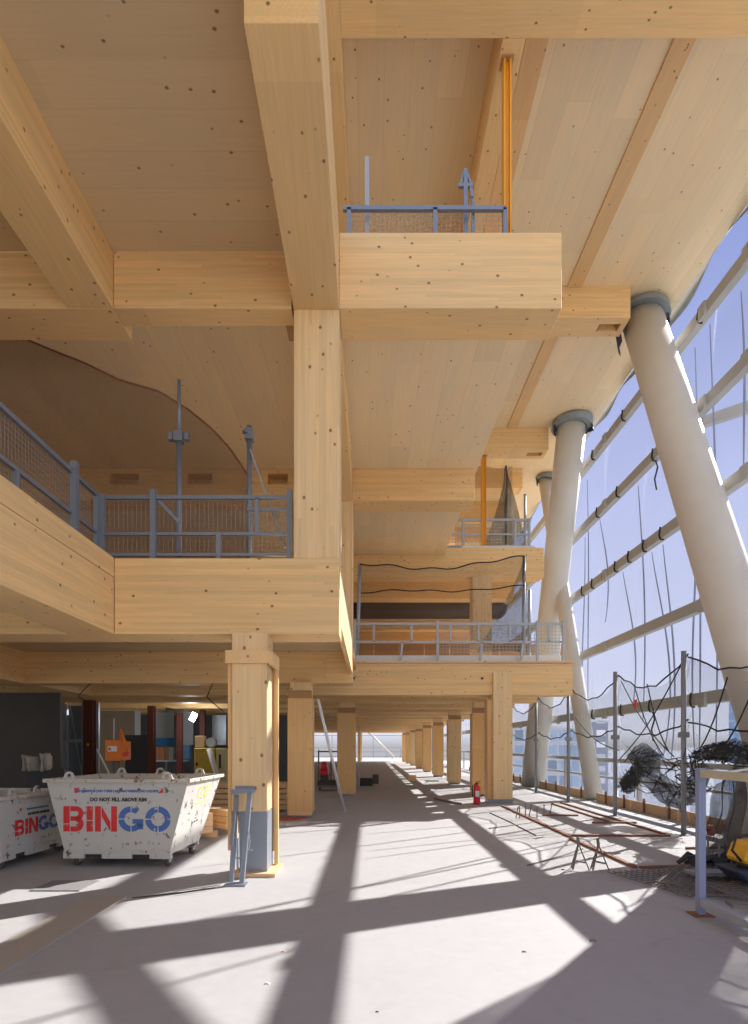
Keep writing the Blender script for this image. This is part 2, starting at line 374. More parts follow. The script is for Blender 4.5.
# storey 2
beam(XE+.002, 2.42, 7.57, 8.17, ZB[1], ZT[1], 'pale projecting timber beam under the highest guard rail')
beam(-3.235, XE-.6, 7.57, 7.89, ZB[1], ZU[1]-.002, 'timber cross beam between the two big ceiling beams')
beam(-18, -3.24, 7.572, 8.17, ZB[1], ZU[1]-.002, 'timber cross beam at the far left under the upper ceiling')
beam(-3.82, -3.24, -16, 7.568, ZB[1], ZU[1]-.002, 'long ceiling beam running diagonally in from the upper left', ax='Y')
beam(-.965, XE, 4.58, 8.17, ZB[1], ZT[1], 'big knotty ceiling beam ending on top of the tall column', ax='Y')
beam(-.965, XE, 8.172, 13.498, ZB[1], ZU[1]-.002, 'timber beam behind the tall column along the atrium edge', ax='Y')
o = thing('timber_beam', 'timber cross beam with square slots seen behind the mesh guard rail', 'beam', (-9, 13.5, ZB[1]))
mb = MB()
slots = [(-5.85, -5.2), (-4.1, -3.55), (-2.3, -1.85)]
zs0, zs1 = 1.6+262*13.5/600, 1.6+272.5*13.5/600
xs = [-18] + [v for s_ in slots for v in s_] + [XE-.58]
for i in range(0, len(xs), 2): mb.box(xs[i], xs[i+1], 13.5, 14.1, ZB[1], ZU[1]-.002)
for a, b_ in slots:
    mb.box(a, b_, 13.5, 14.1, ZB[1], zs0); mb.box(a, b_, 13.5, 14.1, zs1, ZU[1]-.002); mb.box(a, b_, 13.8, 14.1, zs0, zs1)
mb.build('beam_body', 'glulamX', o)
beam(XE+.002, 2.36, 13.5, 14.15, ZB[1], ZU[1]-.002, 'timber cross beam under the middle of the atrium soffit')
beam(-18, 5.68, 19.6, 20.2, ZB[1], ZT[1], 'timber beam under the distant upper guard rail and yellow prop')
g = 'cross beams over the first storey'
y = 22.5; k = 0
while y < 56:
    if abs(y-25.5) < .1:
        mb = MB(); 
        mb.tube([(-1, y+.3, ZB[1]+.36), (5.6, y+.3, ZB[1]+.36), (5.85, y+.3, ZB[1]+.34)], [.42, .42, .2], 12)
        tag(mb.build('wrapped_beam', 'blackwrap'), 'beam wrapped in black plastic above the middle guard rail', 'beam')
    else:
        beam(-12, 5.4, y, y+.6, ZB[1], ZU[1]-.002, '%s timber cross beam back under the second storey slab' % ordn[k], g); k += 1
    y += 3
# storey 3
beam(XE, 5.86, 7.57, 8.17, ZB[2], ZT[2], 'timber beam crossing the top edge of the picture')
beam(-.965, XE-.002, 7.57, 13.49, ZB[2], ZU[2]-.002, 'topmost timber beam along the atrium edge', ax='Y')
def vented(x0, x1, y0, label, group=None):
    o = thing('timber_beam', label, 'beam', ((x0+x1)/2, y0, ZB[2]), group)
    vx0, vx1 = x1-.62, x1-.12
    mb = MB(); z1 = ZU[2]-.002
    mb.box(x0, vx0, y0, y0+.62, ZB[2], z1); mb.box(vx1, x1, y0, y0+.62, ZB[2], z1)
    mb.box(vx0, vx1, y0, y0+.2, ZB[2], z1); mb.box(vx0, vx1, y0+.44, y0+.62, ZB[2], z1); mb.box(vx0, vx1, y0+.2, y0+.44, ZB[2]+.2, z1)
    mb.build('beam_body', 'glulamX', o)
    mb = MB()
    for zz, ins in ((.0, 0), (.06, .03)):
        mb.box(vx0+ins, vx0+ins+.03, y0+.2+ins, y0+.44-ins, ZB[2]+zz, ZB[2]+zz+.05); mb.box(vx1-ins-.03, vx1-ins, y0+.2+ins, y0+.44-ins, ZB[2]+zz, ZB[2]+zz+.05)
    mb.build('vent_recess', 'ply', o)
vented(-.38, 5.86, 13.5, 'timber beam end with a square slot meeting the nearest white tube')
vented(-.38, 5.80, 19.5, 'timber beam end with a square slot meeting the second white tube')
y = 22.4; k = 0
while y < 60:
    beam(-.38, 5.7, y, y+.6, ZB[2], ZU[2]-.002, '%s timber cross beam back under the top slab' % ordn[k], 'cross beams under the top slab'); k += 1; y += 3
beam(1.81, 2.12, 8.172, 13.49, ZB[2], ZU[2]-.002, 'narrow timber beam under the top slab held by the yellow prop', ax='Y')
for n_, (a, b_) in enumerate(((2.28, 2.61), (4.44, 4.76))):
    for (y0, y1) in ((8.172, 13.49), (14.13, 19.49)):
        mb = MB().box(a, b_, y0, y1, ZU[2]-.035, ZU[2]-.001); struct(mb, 'trim_%d' % (n_+1), 'batten')
# solid block standing in for the dark slot beside the tall column
mb = MB().box(-1.12, -.98, 8.0, 8.3, 7.2, 7.5); tag(mb.build('slot_block', 'ply'), 'small brown block standing in for a dark slot beside the top of the tall column', 'block')

# ================================================================== columns
def col(x0, x1, y0, z0, z1, label, d=None, mat='shaftwood', group=None):
    d = d or (x1-x0)
    o = MB().box(x0, x1, y0, y0+d, z0, z1).build('timber_column', mat, bevel=.008)
    return tag(o, label, 'column', group)
col(-.965, XE, 7.585, ZT[0], ZB[1], 'tall pale timber column in the centre standing on the lower beam', .57)
col(-.965, XE, 13.5, ZT[0], ZB[1], 'timber column half hidden behind the tall central column', .57)
col(3.33, 3.95, 19.45, ZT[0], ZB[1]-.01, 'timber column behind the net on the first storey', .6)
col(3.33, 3.95, 31.5, ZT[0], ZB[1], 'far timber column on the first storey', .6)
# first storey hoarding
mb = MB()
for i in range(9): mb.box(-1+i*1.2, .17+i*1.2, 28.6, 28.64, ZT[0], ZT[0]+2.5)
tag(mb.build('plywood_hoarding', 'ply'), 'orange brown plywood hoarding behind the middle guard rail', 'hoarding')
# col 0 : near column with steel shoe, boards and collar
cx0, cx1, cy0, cy1 = -1.71, -1.275, 7.42, 7.87
c = thing('timber_column', 'nearest floor column with a grey steel foot beside the white skip', 'column', ((cx0+cx1)/2, (cy0+cy1)/2, 0))
MB().box(cx0, cx1, cy0, cy1, .79, ZB[0]).build('shaft', 'shaftwood', c, bevel=.008)
MB().box(cx0+.09, cx1-.0, cy0+.01, cy1-.01, .045, .79).build('steel_foot', 'steelgrey', c)
MB().box(cx0+.02, cx1+.12, cy0-.12, cy1+.1, 0.0, .045).build('base_plate', 'plankX', c)
MB().box(cx1-.12, cx1+.022, cy1+.004, cy1+.03, .22, 2.7).build('side_board', 'cladY', c)
MB().box(cx1+.024, cx1+.072, cy1-.02, cy1+.05, .06, 2.66).build('side_board', 'cladY', c)
MB().box(cx0-.06, cx0-.012, cy0+.05, cy1-.04, .3, 2.64).build('side_board', 'cladY', c)
mb = MB(); mb.box(cx0-.07, cx1+.035, cy0-.045, cy0-.002, 2.62, 2.78); mb.box(cx0-.07, cx1+.035, cy1+.002, cy1+.04, 2.62, 2.78)
mb.box(cx1+.036, cx1+.08, cy0-.045, cy1+.04, 2.60, 2.76); mb.build('collar_batten', 'batten', c)
def clad_col(x0, x1, y0, label, group=None, zc=2.66, d=.5, foot=True, mat='cladY'):
    c = thing('timber_column', label, 'column', ((x0+x1)/2, y0+d/2, 0), group)
    MB().box(x0+.05, x1-.03, y0+.04, y0+d-.04, 0.06, ZB[0]).build('shaft', 'shaftwood', c)
    MB().box(x0, x1, y0, y0+.035, .12, zc).build('front_board', mat, c, bevel=.005)
    mb = MB(); mb.box(x0, x0+.03, y0+.036, y0+d, .12, zc); mb.build('side_board', mat, c)
    mb = MB(); mb.box(x1-.025, x1, y0+.036, y0+d, .12, zc); mb.build('side_board', mat, c)
    MB().box(x0+.02, x1-.01, y0+.01, y0+.045, zc, zc+.17).build('collar_batten', 'ply', c)
    if foot: MB().box(x0+.06, x1-.05, y0+.05, y0+d-.05, 0, .06).build('base_plate', 'steelgrey', c)
    else: MB().box(x0+.02, x1-.02, y0-.01, y0+d-.05, 0, .06).build('base_plate', 'steelgrey', c)
    MB().box(x0+.01, x1-.01, y0-.012, y0-.001, .06, .16).build('bottom_batten', 'plankX', c)
    return c
clad_col(-1.83, -1.28, 13.3, 'board wrapped column behind the nearest column, beside the leaning pole')
clad_col(-1.05, -.46, 19.2, 'board wrapped column in the middle of the corridor near the small trolley')
cc = thing('timber_column', 'large column under the wide middle beam beside the red extinguisher', 'column', (3.68, 16.9, 0))
MB().box(3.41, 3.95, 16.62, 16.69, .12, ZT[0]-.32).build('front_board', 'shaftwood', cc, bevel=.006)
MB().box(3.40, 3.96, 16.71, 17.25, .12, ZB[0]-.002).build('shaft', 'shaftwood', cc)
MB().box(3.28, 3.40, 16.75, 17.2, .12, 2.9).build('side_board', 'cladY', cc)
MB().box(3.30, 3.97, 16.66, 17.2, 0, .12).build('base_plate', 'steelgrey', cc)
y = 19.2; k = 0
mats = ['cladY', 'shaftwood', 'cladY', 'cladY', 'batten', 'shaftwood', 'cladY', 'cladY']
for k in range(8):
    clad_col(3.28, 3.83, 19.2+6*k, '%s board wrapped column back in the right hand row of the corridor' % ordn[k], 'right hand corridor columns', zc=(2.72 if k % 2 else 2.66), mat=mats[k] if mats[k] != 'batten' else 'cladY')
col(-1.33, -.85, 64, 0, ZB[0]-.01, 'farthest column at the left side of the corridor end', .5)

# ================================================================== steel facade
def white_tube(b, t, r, label, n=36):
    o = thing('steel_tube', label, 'steel tube', b)
    b = Vector(b); t = Vector(t)
    MB().tube([b, b.lerp(t, .25), b.lerp(t, .5), b.lerp(t, .75), t], r, n).build('tube_body', 'tube', o)
    # plate joint band and weld line
    d = (t-b).normalized()
    q = b.lerp(t, .985)
    return o, t, d
tubes = [((6.6, 9.0, 0), (6.44, 14.3, 11.93), .45, 'nearest leaning white steel tube on the right'),
         ((6.5, 24.0, 0), (6.44, 19.1, 11.93), .45, 'second leaning white steel tube in the middle distance'),
         ((6.7, 17.9, 0), (6.7, 22.95, 11.80), .25, 'slim white steel tube crossing behind the second tube'),
         ((6.5, 10.2, 0), (6.44, 4.8, 11.93), .45, 'white steel tube leaning toward the viewer outside the right edge'),
         ((6.5, 46, 0), (6.44, 41, 11.93), .4, 'far white steel tube near the corridor end')]
for i, (b_, t_, r_, lab) in enumerate(tubes):
    o, t, d = white_tube(b_, t_, r_, lab)
    if i < 3:
        # collar plate wrapped round the top with a hanging dark membrane
        zc = 11.9
        mb = MB(); n = 28; rings = []
        for rr, dz in ((r_*1.02, 0), (r_*1.38, 0.0), (r_*1.38, -.16), (r_*1.02, -.16)):
            rings.append([mb.bm.verts.new((t.x+rr*math.cos(a)+d.x*dz, t.y+rr*1.1*math.sin(a)+d.y*dz-.0, zc+dz*(1+.3*math.cos(a)))) for a in [6.283*k/n*.80+2.2 for k in range(n)]])
        for j in range(4):
            for k in range(n-1):
                mb.bm.faces.new([rings[j][k], rings[j][k+1], rings[(j+1) % 4][k+1], rings[(j+1) % 4][k]])
        mb.build('collar', 'collar', o)
        for a0, a1, h in ((-.5, .75, .42), (2.5, 3.2, .95 if i == 0 else .3)):
            mb = MB(); mb.sheet(lambda u, v, a0=a0, a1=a1, h=h: (t.x+(r_*1.22+.05*math.sin(9*u))*math.cos(a0+(a1-a0)*u), t.y+r_*1.25*math.sin(a0+(a1-a0)*u)-v*h*.3, zc-.02-h*v*(1-.5*u)), 8, 5)
            mb.build('membrane', 'membrane', o, solid=.012)
# facade rails
XR = 7.16
rz = [2.62, 4.63, 6.78, 8.88, 10.85]
nm = ['lowest', 'second lowest', 'middle', 'second highest', 'highest']
for i, z in enumerate(rz):
    o = thing('facade_rail', '%s long grey horizontal rail behind the leaning white tubes' % nm[i], 'facade rail', (XR, 2, z), 'facade rails')
    MB().box(XR-.09, XR+.09, 1.5, 58, z-.13, z+.13).build('rail_body', 'rail', o, bevel=.01)
    for yy in (11.4-.02*z, 12.7, 18, 22.4, 28):
        MB().box(XR-.16, XR-.092, yy-.12, yy+.12, z-.2, z+.10).build('bracket', 'rail', o)
    if i in (0, 2, 4, 3):
        for q in range(7 if i == 2 else 4):
            yy = (14.6+q*.9) if i == 2 else (13.2+q*1.9+.4*math.sin(q*3+i))
            mb = MB(); pts = [(XR-.1, yy, z+.15), (XR-.12, yy+.02, z-.05), (XR-.1, yy-.02, z-.16), (XR-.02, yy, z-.16)]
            if q == 1 and i != 2: pts += [(XR-.02, yy-.1, z-.35), (XR-.04, yy+.02, z-.6), (XR-.03, yy-.06, z-.9)]
            mb.tube(pts, .022, 5).build('lashing', 'netrope', o)
# waist rail / parapet at the slab edge
o = thing('parapet_rail', 'low pale rail along the slab edge behind the floor net', 'rail', (7.2, 6, 0))
MB().box(7.12, 7.28, 1.5, 60, 1.12, 1.24).build('rail_body', 'rail', o)
for k in range(16): MB().box(7.15, 7.25, 4+3*k, 4.1+3*k, -.3, 1.12).build('post', 'rail', o)
MB().box(7.17, 7.23, 1.5, 60, .62, .68).build('mid_rail', 'rail', o)
# outside diagonal brace
mb = MB().bar((7.9, 16.0, 9.9), (9.3, 7.6, 5.4+2.0), .22, .22)
tag(mb.build('diagonal_brace', 'rail'), 'pale diagonal brace outside the facade at the upper right', 'brace')
# facade netting
def fnet(u, v):
    y_ = 2+56*u; z_ = -1+12.6*v
    return (7.55+.14*math.sin(y_*2.1+z_*.35)+.07*math.sin(y_*5.3-z_*.6)+.05*math.sin(z_*1.7+y_), y_, z_)
fo = thing('facade_net', 'pale blue translucent safety net hung outside the facade rails', 'safety net', (7.55, 2, -1))
MB().sheet(fnet, 150, 22, (56, 12.6)).build('net_sheet', 'netfacade', fo)
mb = MB()
for (ys, zt, zb, sw) in ((13.1, 10.8, 1.0, .25), (13.4, 9.2, 1.0, -.3), (13.7, 10.7, .6, .2), (15.2, 6.7, 1.2, .5), (15.8, 6.7, 1.4, .8), (16.6, 8.8, 2.3, .35),
                         (17.6, 6.7, 2.5, .7), (20.5, 10.7, 3, .1), (20.7, 8.8, 2.2, -.2), (19.4, 9, 5.5, .6), (12.0, 10.7, 6.9, .1), (10.9, 4.5, .8, .2), (10.3, 4.5, 1.0, -.3)):
    pts = []
    for k in range(12):
        f = k/11; pts.append((7.42+.02*math.sin(6*f), ys-sw*math.sin(f*2.6)*(.6+f), zt+(zb-zt)*f))
    mb.tube(pts, [.012+.012*math.sin(3.1*k/11) for k in range(12)], 5)
mb.build('gathered_fold', 'netgather', fo)
mb = MB().sheet(lambda u, v: (7.28+.10*math.sin(40*u)*v, 8.2+30*u, ZU[2]+.10-(.20+.10*math.sin(31*u)+.07*math.sin(77*u))*v), 120, 2)
tag(mb.build('edge_membrane', 'collar', solid=.01), 'ragged blue grey membrane hanging along the top slab edge', 'membrane')

# ================================================================== floor net along the edge
XP = 5.62
py_ = [4.6, 7.7, 10.75, 13.75, 17.0, 20.3, 24, 28, 32]
posts = []
for i, yy in enumerate(py_):
    o = thing('net_post', '%s grey steel post of the floor edge net' % (ordn[i]+' from the front'), 'post', (XP, yy, 0), 'net posts along the floor edge')
    MB().tube([(XP, yy, 0.012), (XP, yy, 3.3)], .045, 10).build('pole', 'postgrey', o)
    MB().box(XP-.1, XP+.1, yy-.1, yy+.1, 0, .012).build('foot_plate', 'galv', o)
    MB().box(XP-.07, XP+.07, yy-.07, yy+.07, 1.75, 1.85).build('clamp', 'postgrey', o)
no = thing('edge_net', 'black net sagging between the floor edge posts', 'safety net', (XP+.06, py_[0], 0))
for i in range(len(py_)-1):
    a, b_ = py_[i], py_[i+1]
    def f(u, v, a=a, b_=b_, i=i):
        s_ = math.sin(math.pi*u); top = 3.22-.42*s_
        return (XP+.08+.12*math.sin(7*u+3*v+i)*s_+.05*math.sin(19*v+i), a+(b_-a)*u, .12+(top-.12)*v)
    MB().sheet(f, 14, 12, (b_-a, 3)).build('net_sheet', 'netblack', no)
    mb = MB()
    for base, sag in ((3.22, .42), (2.05, .22)):
        mb.tube([(XP+.08, a+(b_-a)*k/10, base-sag*math.sin(math.pi*k/10)+.03*math.sin(k*2.3+i)) for k in range(11)], .016, 5)
    mb.build('edge_rope', 'netrope', no)
mb = MB()
for (p, q) in (((XP+.1, 10.9, 3.2), (XP+.3, 14.2, 1.3)), ((XP+.2, 13.9, 3.1), (XP+.2, 11.5, 1.4)), ((XP+.2, 12.6, 2.9), (XP+.3, 11.9, 1.5)), ((XP+.2, 13.2, 2.9), (XP+.3, 12.1, 1.4)), ((XP+.1, 9.6, 2.7), (XP+.1, 10.6, 1.4)), ((XP+.1, 8.8, 2.7), (XP+.1, 10.0, 1.4)), ((XP+.2, 17, 2.4), (XP+.2, 14.0, 1.5))):
    p = Vector(p); q = Vector(q)
    mb.tube([p.lerp(q, k/8)+Vector((0, 0, -.18*math.sin(math.pi*k/8))) for k in range(9)], .013, 5)
mb.build('pulled_cord', 'netrope', no)
# bundled net heaps hanging on the posts
def bundle(pts, rad, label, seed):
    rnd = random.Random(seed); mb = MB()
    mb.tube(pts, rad, 14)
    for v in mb.bm.verts: v.co += Vector((rnd.uniform(-1, 1), rnd.uniform(-1, 1), rnd.uniform(-1, 1)))*.06
    o = thing('net_bundle', label, 'net bundle', pts[0])
    uv = mb.bm.loops.layers.uv.verify()
    for f in mb.bm.faces:
        for lp in f.loops: lp[uv].uv = (lp.vert.co.y*1.3+lp.vert.co.x, lp.vert.co.z)
    mb.build('bundle_body', 'netdense', o)
    mb = MB()
    for _ in range(26):
        a = Vector(rnd.choice(pts)); b_ = Vector(rnd.choice(pts)); r = max(rad)*1.1
        P = [a.lerp(b_, k/6)+Vector((rnd.uniform(-r, r), rnd.uniform(-r, r), rnd.uniform(-r, r)))*1.05 for k in range(7)]
        mb.tube(P, .009, 4)
    mb.build('loose_strand', 'netrope', o)
bundle([(5.95, 13.6, 1.35), (5.9, 13.0, 1.42), (5.9, 12.7, 1.3), (5.9, 12.65, .95), (5.9, 12.0, .72), (5.9, 11.3, .62), (5.9, 10.9, .85), (5.9, 10.6, 1.2)], [.08, .2, .25, .22, .2, .18, .2, .1], 'tangled black net bundle hanging between the two near posts', 3)
bundle([(5.9, 13.9, .6), (5.9, 13.6, .8), (5.9, 13.2, 1.1)], [.1, .16, .12], 'smaller black net tangle left of the big bundle', 5)
bundle([(5.6, 10.3, 1.45), (5.5, 9.6, 1.5), (5.45, 9.0, 1.52), (5.4, 8.3, 1.45)], [.06, .12, .15, .1], 'rolled black net draped behind the blue grey frame', 8)
mb = MB().sheet(lambda u, v: (4.42+.30*v+(.75-.2*v)*u, 8.1+.3*u+.07*math.sin(17*u+2*v)+.05*math.sin(9*v), .13+(.95+.45*u)*v), 24, 14, (1.3, 1.6))
tag(mb.build('draped_net', netting('dark draped net', (.05, .055, .055), .012, .42, patch=.7)), 'dark net draped down to the floor at the right edge', 'net')
def scrim(u, v):  # unseen net, added to cast shade on the near right floor
    return (5.98+.12*math.sin(16*u+2*v)+.05*math.sin(41*u), 3.6+4.7*u, .25+(4.6-.7*math.sin(5*u))*v)
o = thing('shade_net', 'dark net added out of view beyond the right border to shade the near floor', 'shade net', (5.98, 3.6, .25))
MB().sheet(scrim, 60, 16, (4.7, 4.6)).build('net_sheet', netting('added shade scrim', (.05, .055, .055), .012, .5, patch=.95), o)
MB().tube([scrim(k/20, 1) for k in range(21)], .02, 5).build('edge_rope', 'netrope', o)
mb = MB(); rn = random.Random(11)
for k in range(40):
    x = rn.uniform(4.3, 5.2); y_ = rn.uniform(7.75, 8.2); a_ = rn.uniform(0, 3.1)
    mb.tube([(x+.3*(q-.5)*math.cos(a_)*1.6, y_+.22*(q-.5)*math.sin(a_), .03+.13*math.sin(3.14*q)*rn.uniform(.4, 1)) for q in (0, .25, .5, .75, 1)], .022, 5)
tag(mb.build('crumpled_net', 'blackwrap'), 'crumpled black net lying on the floor behind the site barrier', 'net', kind='stuff')
# kicker boards along the slab edge
k = 0
segs = []
for a_, b_ in ((5.6, 8.4), (10.5, 17.5), (18.3, 23.4), (25.9, 40)):
    n_ = max(1, round((b_-a_)/2.4)); segs += [(a_+(b_-a_)*q/n_, (b_-a_)/n_-.04) for q in range(n_)]
for yy, ln_ in segs:
    o = thing('kick_board', '%s timber kick board along the slab edge' % (ordn[k]+' from the front'), 'board', (6.6, yy, 0), 'kick boards along the slab edge'); k += 1
    MB().box(6.58, 6.62, yy, yy+ln_, 0, .24).build('board', 'plank', o)
    for q in (.3, 1.5): MB().box(6.54, 6.579, yy+q, yy+q+.06, 0, .34).build('stake', 'rustwood', o)
    if yy < 12 < yy+ln_:
        mb = MB(); text_bm(mb, 'VIBS', .17, Matrix.Translation((6.576, 12.0, .05)) @ Matrix.Rotation(-math.pi/2, 4, 'Z') @ Matrix.Rotation(math.pi/2, 4, 'X'), .002, .004); mb.build('stencil_letters', 'ink', o)
for (yy, z0) in ((10.4, .12),):
    mb = MB().box(5.9, 5.96, yy, yy+.12, .04, .22); mb.box(5.9, 5.96, yy-.15, yy+.26, .10, .16)
    tag(mb.build('warning_tag', 'redplastic'), 'small red tag on the net beside the blue grey frame', 'tag')
tag(MB().box(5.72, 5.75, 12.9, 13.0, 2.42, 2.6).build('warning_tag', 'redplastic'), 'tiny red tag tied on the net rope', 'tag')

# ================================================================== guard rails
def wire_panel(o, fn, lu, lv, pitch=.06, r=.0014):
    """fn(u metres, v metres) -> point"""
    mb = MB(); u = 0
    while u <= lu+1e-6: mb.bar(fn(u, 0), fn(u, lv), r*2); u += pitch
    v = 0
    while v <= lv+1e-6: mb.bar(fn(0, v), fn(lu, v), r*2); v += pitch
    return mb.build('wire_mesh', 'wire', o)
def rail_tubes(o, pts_pairs, name, mat='galv', wx=.04):
    for a, b_ in pts_pairs: MB().bar(a, b_, wx).build(name, mat, o)
# left balcony, running back
zt = ZT[0]
o = thing('guard_rail', 'blue grey mesh guard rail running back along the left balcony', 'guard rail', (-3.6, 7.9, zt))
xg = -3.6
rail_tubes(o, [((xg, 1.5, zt+.94), (xg, 7.93, zt+.94))], 'top_rail', wx=.05)
rail_tubes(o, [((xg, 1.5, zt+.44), (xg, 7.93, zt+.44)), ((xg, 1.5, zt+.06), (xg, 7.93, zt+.06))], 'lower_rail')
for yy in (2.0, 4.3, 7.28, 7.9): rail_tubes(o, [((xg, yy, zt+.002), (xg, yy, zt+.96))], 'post', wx=.06)
rail_tubes(o, [((xg+.03, 7.25, zt+.002), (xg+.03, 7.25, zt+1.06))], 'post', wx=.08)
for yy in (3.1, 6.1): rail_tubes(o, [((xg, yy, zt+.002), (xg, yy, zt+.42))], 'short_post', wx=.05)
wire_panel(o, lambda u, v: (xg-.03, 2+u, zt+.08+v), 5.8, .84)
# front rail
yg = 7.97
o = thing('guard_rail', 'blue grey mesh guard rail on the beam above the skips', 'guard rail', (-2.3, yg, zt))
X = lambda px, d=yg: (px-370)*d/600
rail_tubes(o, [((X(99)+.04, yg, zt+.93), (X(292), yg, zt+.93))], 'top_rail', wx=.05)
rail_tubes(o, [((X(99)+.04, yg, zt+.445), (X(292), yg, zt+.445)), ((X(99)+.04, yg, zt+.17), (X(292), yg, zt+.17))], 'lower_rail')
for px in (103, 154, 290): rail_tubes(o, [((X(px), yg-.03, zt+.002), (X(px), yg-.03, zt+(1.02 if px > 110 else .95)))], 'post', wx=.07)
for px in (219,): rail_tubes(o, [((X(px), yg-.02, zt+.002), (X(px), yg-.02, zt+.46))], 'short_post', wx=.06)
rail_tubes(o, [((X(257), yg, zt+.46), (X(257), yg, zt+.92))], 'short_post', wx=.05)
rail_tubes(o, [((X(158), yg+.03, zt+.9), (X(178), yg+.05, zt+.62)), ((X(247), yg+.02, zt+.78), (X(288), yg+.02, zt+.78))], 'brace')
wire_panel(o, lambda u, v: (X(104)+u, yg+.035, zt+.18+v), 2.45, .72)
# tall steel props behind it
def prop(px, yt, yb, label, brace=False, jack=True):
    d = 8.3; x = (px-370)*d/600; z1 = 1.6+(746-yt)*d/600
    o = thing('steel_prop', label, 'steel prop', (x, d, zt))
    MB().tube([(x, d, zt+.012), (x, d, z1-.75 if jack else z1)], .038, 10).build('outer_tube', 'galv', o)
    MB().box(x-.09, x+.09, d-.09, d+.09, zt, zt+.012).build('foot_plate', 'galv', o)
    if jack:
        MB().tube([(x, d, z1-.75), (x, d, z1)], .024, 8).build('inner_tube', 'galv', o)
        mb = MB(); mb.box(x-.06, x+.06, d-.06, d+.06, z1-.86, z1-.72); mb.box(x-.14, x-.08, d-.04, d+.04, z1-.84, z1-.74); mb.box(x+.08, x+.14, d-.04, d+.04, z1-.84, z1-.74); mb.bar((x-.14, d, z1-.79), (x+.14, d, z1-.79), .03)
        mb.build('clamp', 'galv', o)
    else:
        mb = MB(); mb.box(x-.055, x+.055, d-.07, d+.07, z1-.2, z1-.06); mb.bar((x-.07, d-.05, z1-.12), (x-.02, d-.11, z1-.12), .04); mb.build('clamp', 'galv', o)
    if brace: MB().tube([(x+.02, d-.05, z1-.35), (x+.52, d-.22, zt+.3)], .016, 6).build('brace', 'galvlight', o)
prop(179, 380, 555, 'tall thin steel prop with a clamp behind the mesh guard rail')
prop(249.5, 426, 555, 'shorter steel prop with a thin brace beside the tall column', True, False)
# brown shade net behind the props
def bnet(u, v):
    yshift = 0; xs_ = [0, 40, 80, 120, 160, 190, 215, 235, 252]; ys_ = [325, 342, 359, 380, 393, 412, 432, 455, 482]
    px = -60+312*u; q = max(px, 0)
    for i in range(len(xs_)-1):
        if xs_[i] <= q <= xs_[i+1]:
            t = (q-xs_[i])/(xs_[i+1]-xs_[i]); yy = ys_[i]+(ys_[i+1]-ys_[i])*t; break
    if px < 0: yy = 325
    d = 8.9+.08*math.sin(6*u)+.04*math.sin(20*v); x = (px-370)*8.9/600; z1 = min(7.83, 1.6+(746-yy)*8.9/600)
    return (x, d, zt+.02+(z1-zt-.02)*v)
o = thing('shade_net', 'brown translucent shade net rising to the left behind the guard rail', 'shade net', (-4.5, 8.9, zt))
MB().sheet(bnet, 40, 10, (5.7, 3)).build('net_sheet', 'netbrown', o)
MB().tube([bnet(k/30, 1) for k in range(31)], .016, 5).build('edge_rope', 'rustwood', o)
# highest guard rail
zt2 = ZT[1]; yg2 = 8.22
o = thing('guard_rail', 'highest grey guard rail on the projecting beam near the yellow prop', 'guard rail', (.7, yg2, zt2))
X2 = lambda px, d=yg2: (px-370)*d/600
ztop = 1.6+(746-209)*yg2/600
rail_tubes(o, [((X2(343), yg2, ztop), (X2(506), yg2, ztop))], 'top_rail', wx=.055)
rail_tubes(o, [((X2(343), yg2, zt2+.3), (X2(506), yg2, zt2+.3))], 'lower_rail')
for px in (349, 435, 505): rail_tubes(o, [((X2(px), yg2, zt2+.002), (X2(px), yg2, ztop))], 'post', wx=.055)
wire_panel(o, lambda u, v: (X2(350)+u, yg2+.03, zt2+.02+v), 2.1, .85)
for px, yt, lab in ((367, 158, 'plain square steel post behind the highest guard rail'), (465.5, 170, 'steel prop with a forked clamp behind the highest guard rail'), (473, 200, 'short steel post next to the forked clamp prop')):
    d = 8.35 if px != 473 else 8.29
    x = X2(px, d); z1 = 1.6+(746-yt)*d/600
    o = thing('steel_prop', lab, 'steel prop', (x, d, zt2))
    MB().bar((x, d, zt2), (x, d, z1), .055 if px != 473 else .04).build('tube_body', 'galv' if px != 367 else 'galvlight', o)
    if px == 465.5:
        mb = MB(); mb.bar((x-.1, d, z1-.22), (x+.1, d, z1-.22), .05); mb.bar((x-.08, d, z1-.22), (x-.02, d, z1-.02), .03); mb.bar((x+.08, d, z1-.22), (x+.03, d, z1-.05), .03); mb.bar((x+.07, d, z1-.22), (x+.09, d, z1-.38), .04); mb.build('clamp', 'galv', o)
# yellow props
def yprop(x, y, z0, z1, label, w_=.13):
    o = thing('timber_formwork_prop', label, 'prop', (x, y, z0))
    mb = MB(); mb.box(x-w_/2, x-w_/2+.025, y-.07, y+.07, z0+.015, z1-.02); mb.box(x+w_/2-.025, x+w_/2, y-.07, y+.07, z0+.015, z1-.02); mb.box(x-w_/2+.026, x+w_/2-.026, y-.02, y+.02, z0+.015, z1-.02)
    mb.build('prop_body', 'yellow', o)
    MB().box(x-w_/2-.03, x+w_/2+.03, y-.1, y+.1, z1-.02, z1-.002).build('head_plate', 'ply', o)
    MB().box(x-.11, x+.11, y-.11, y+.11, z0, z0+.015).build('foot_plate', 'galv', o)
yprop(1.925, 8.45, zt2, ZB[2]-.0, 'tall orange yellow prop standing by the highest guard rail', .11)
yprop((483.5-370)*19.95/600, 19.95, zt2, ZB[2], 'distant orange yellow prop by the far guard rail', .16)
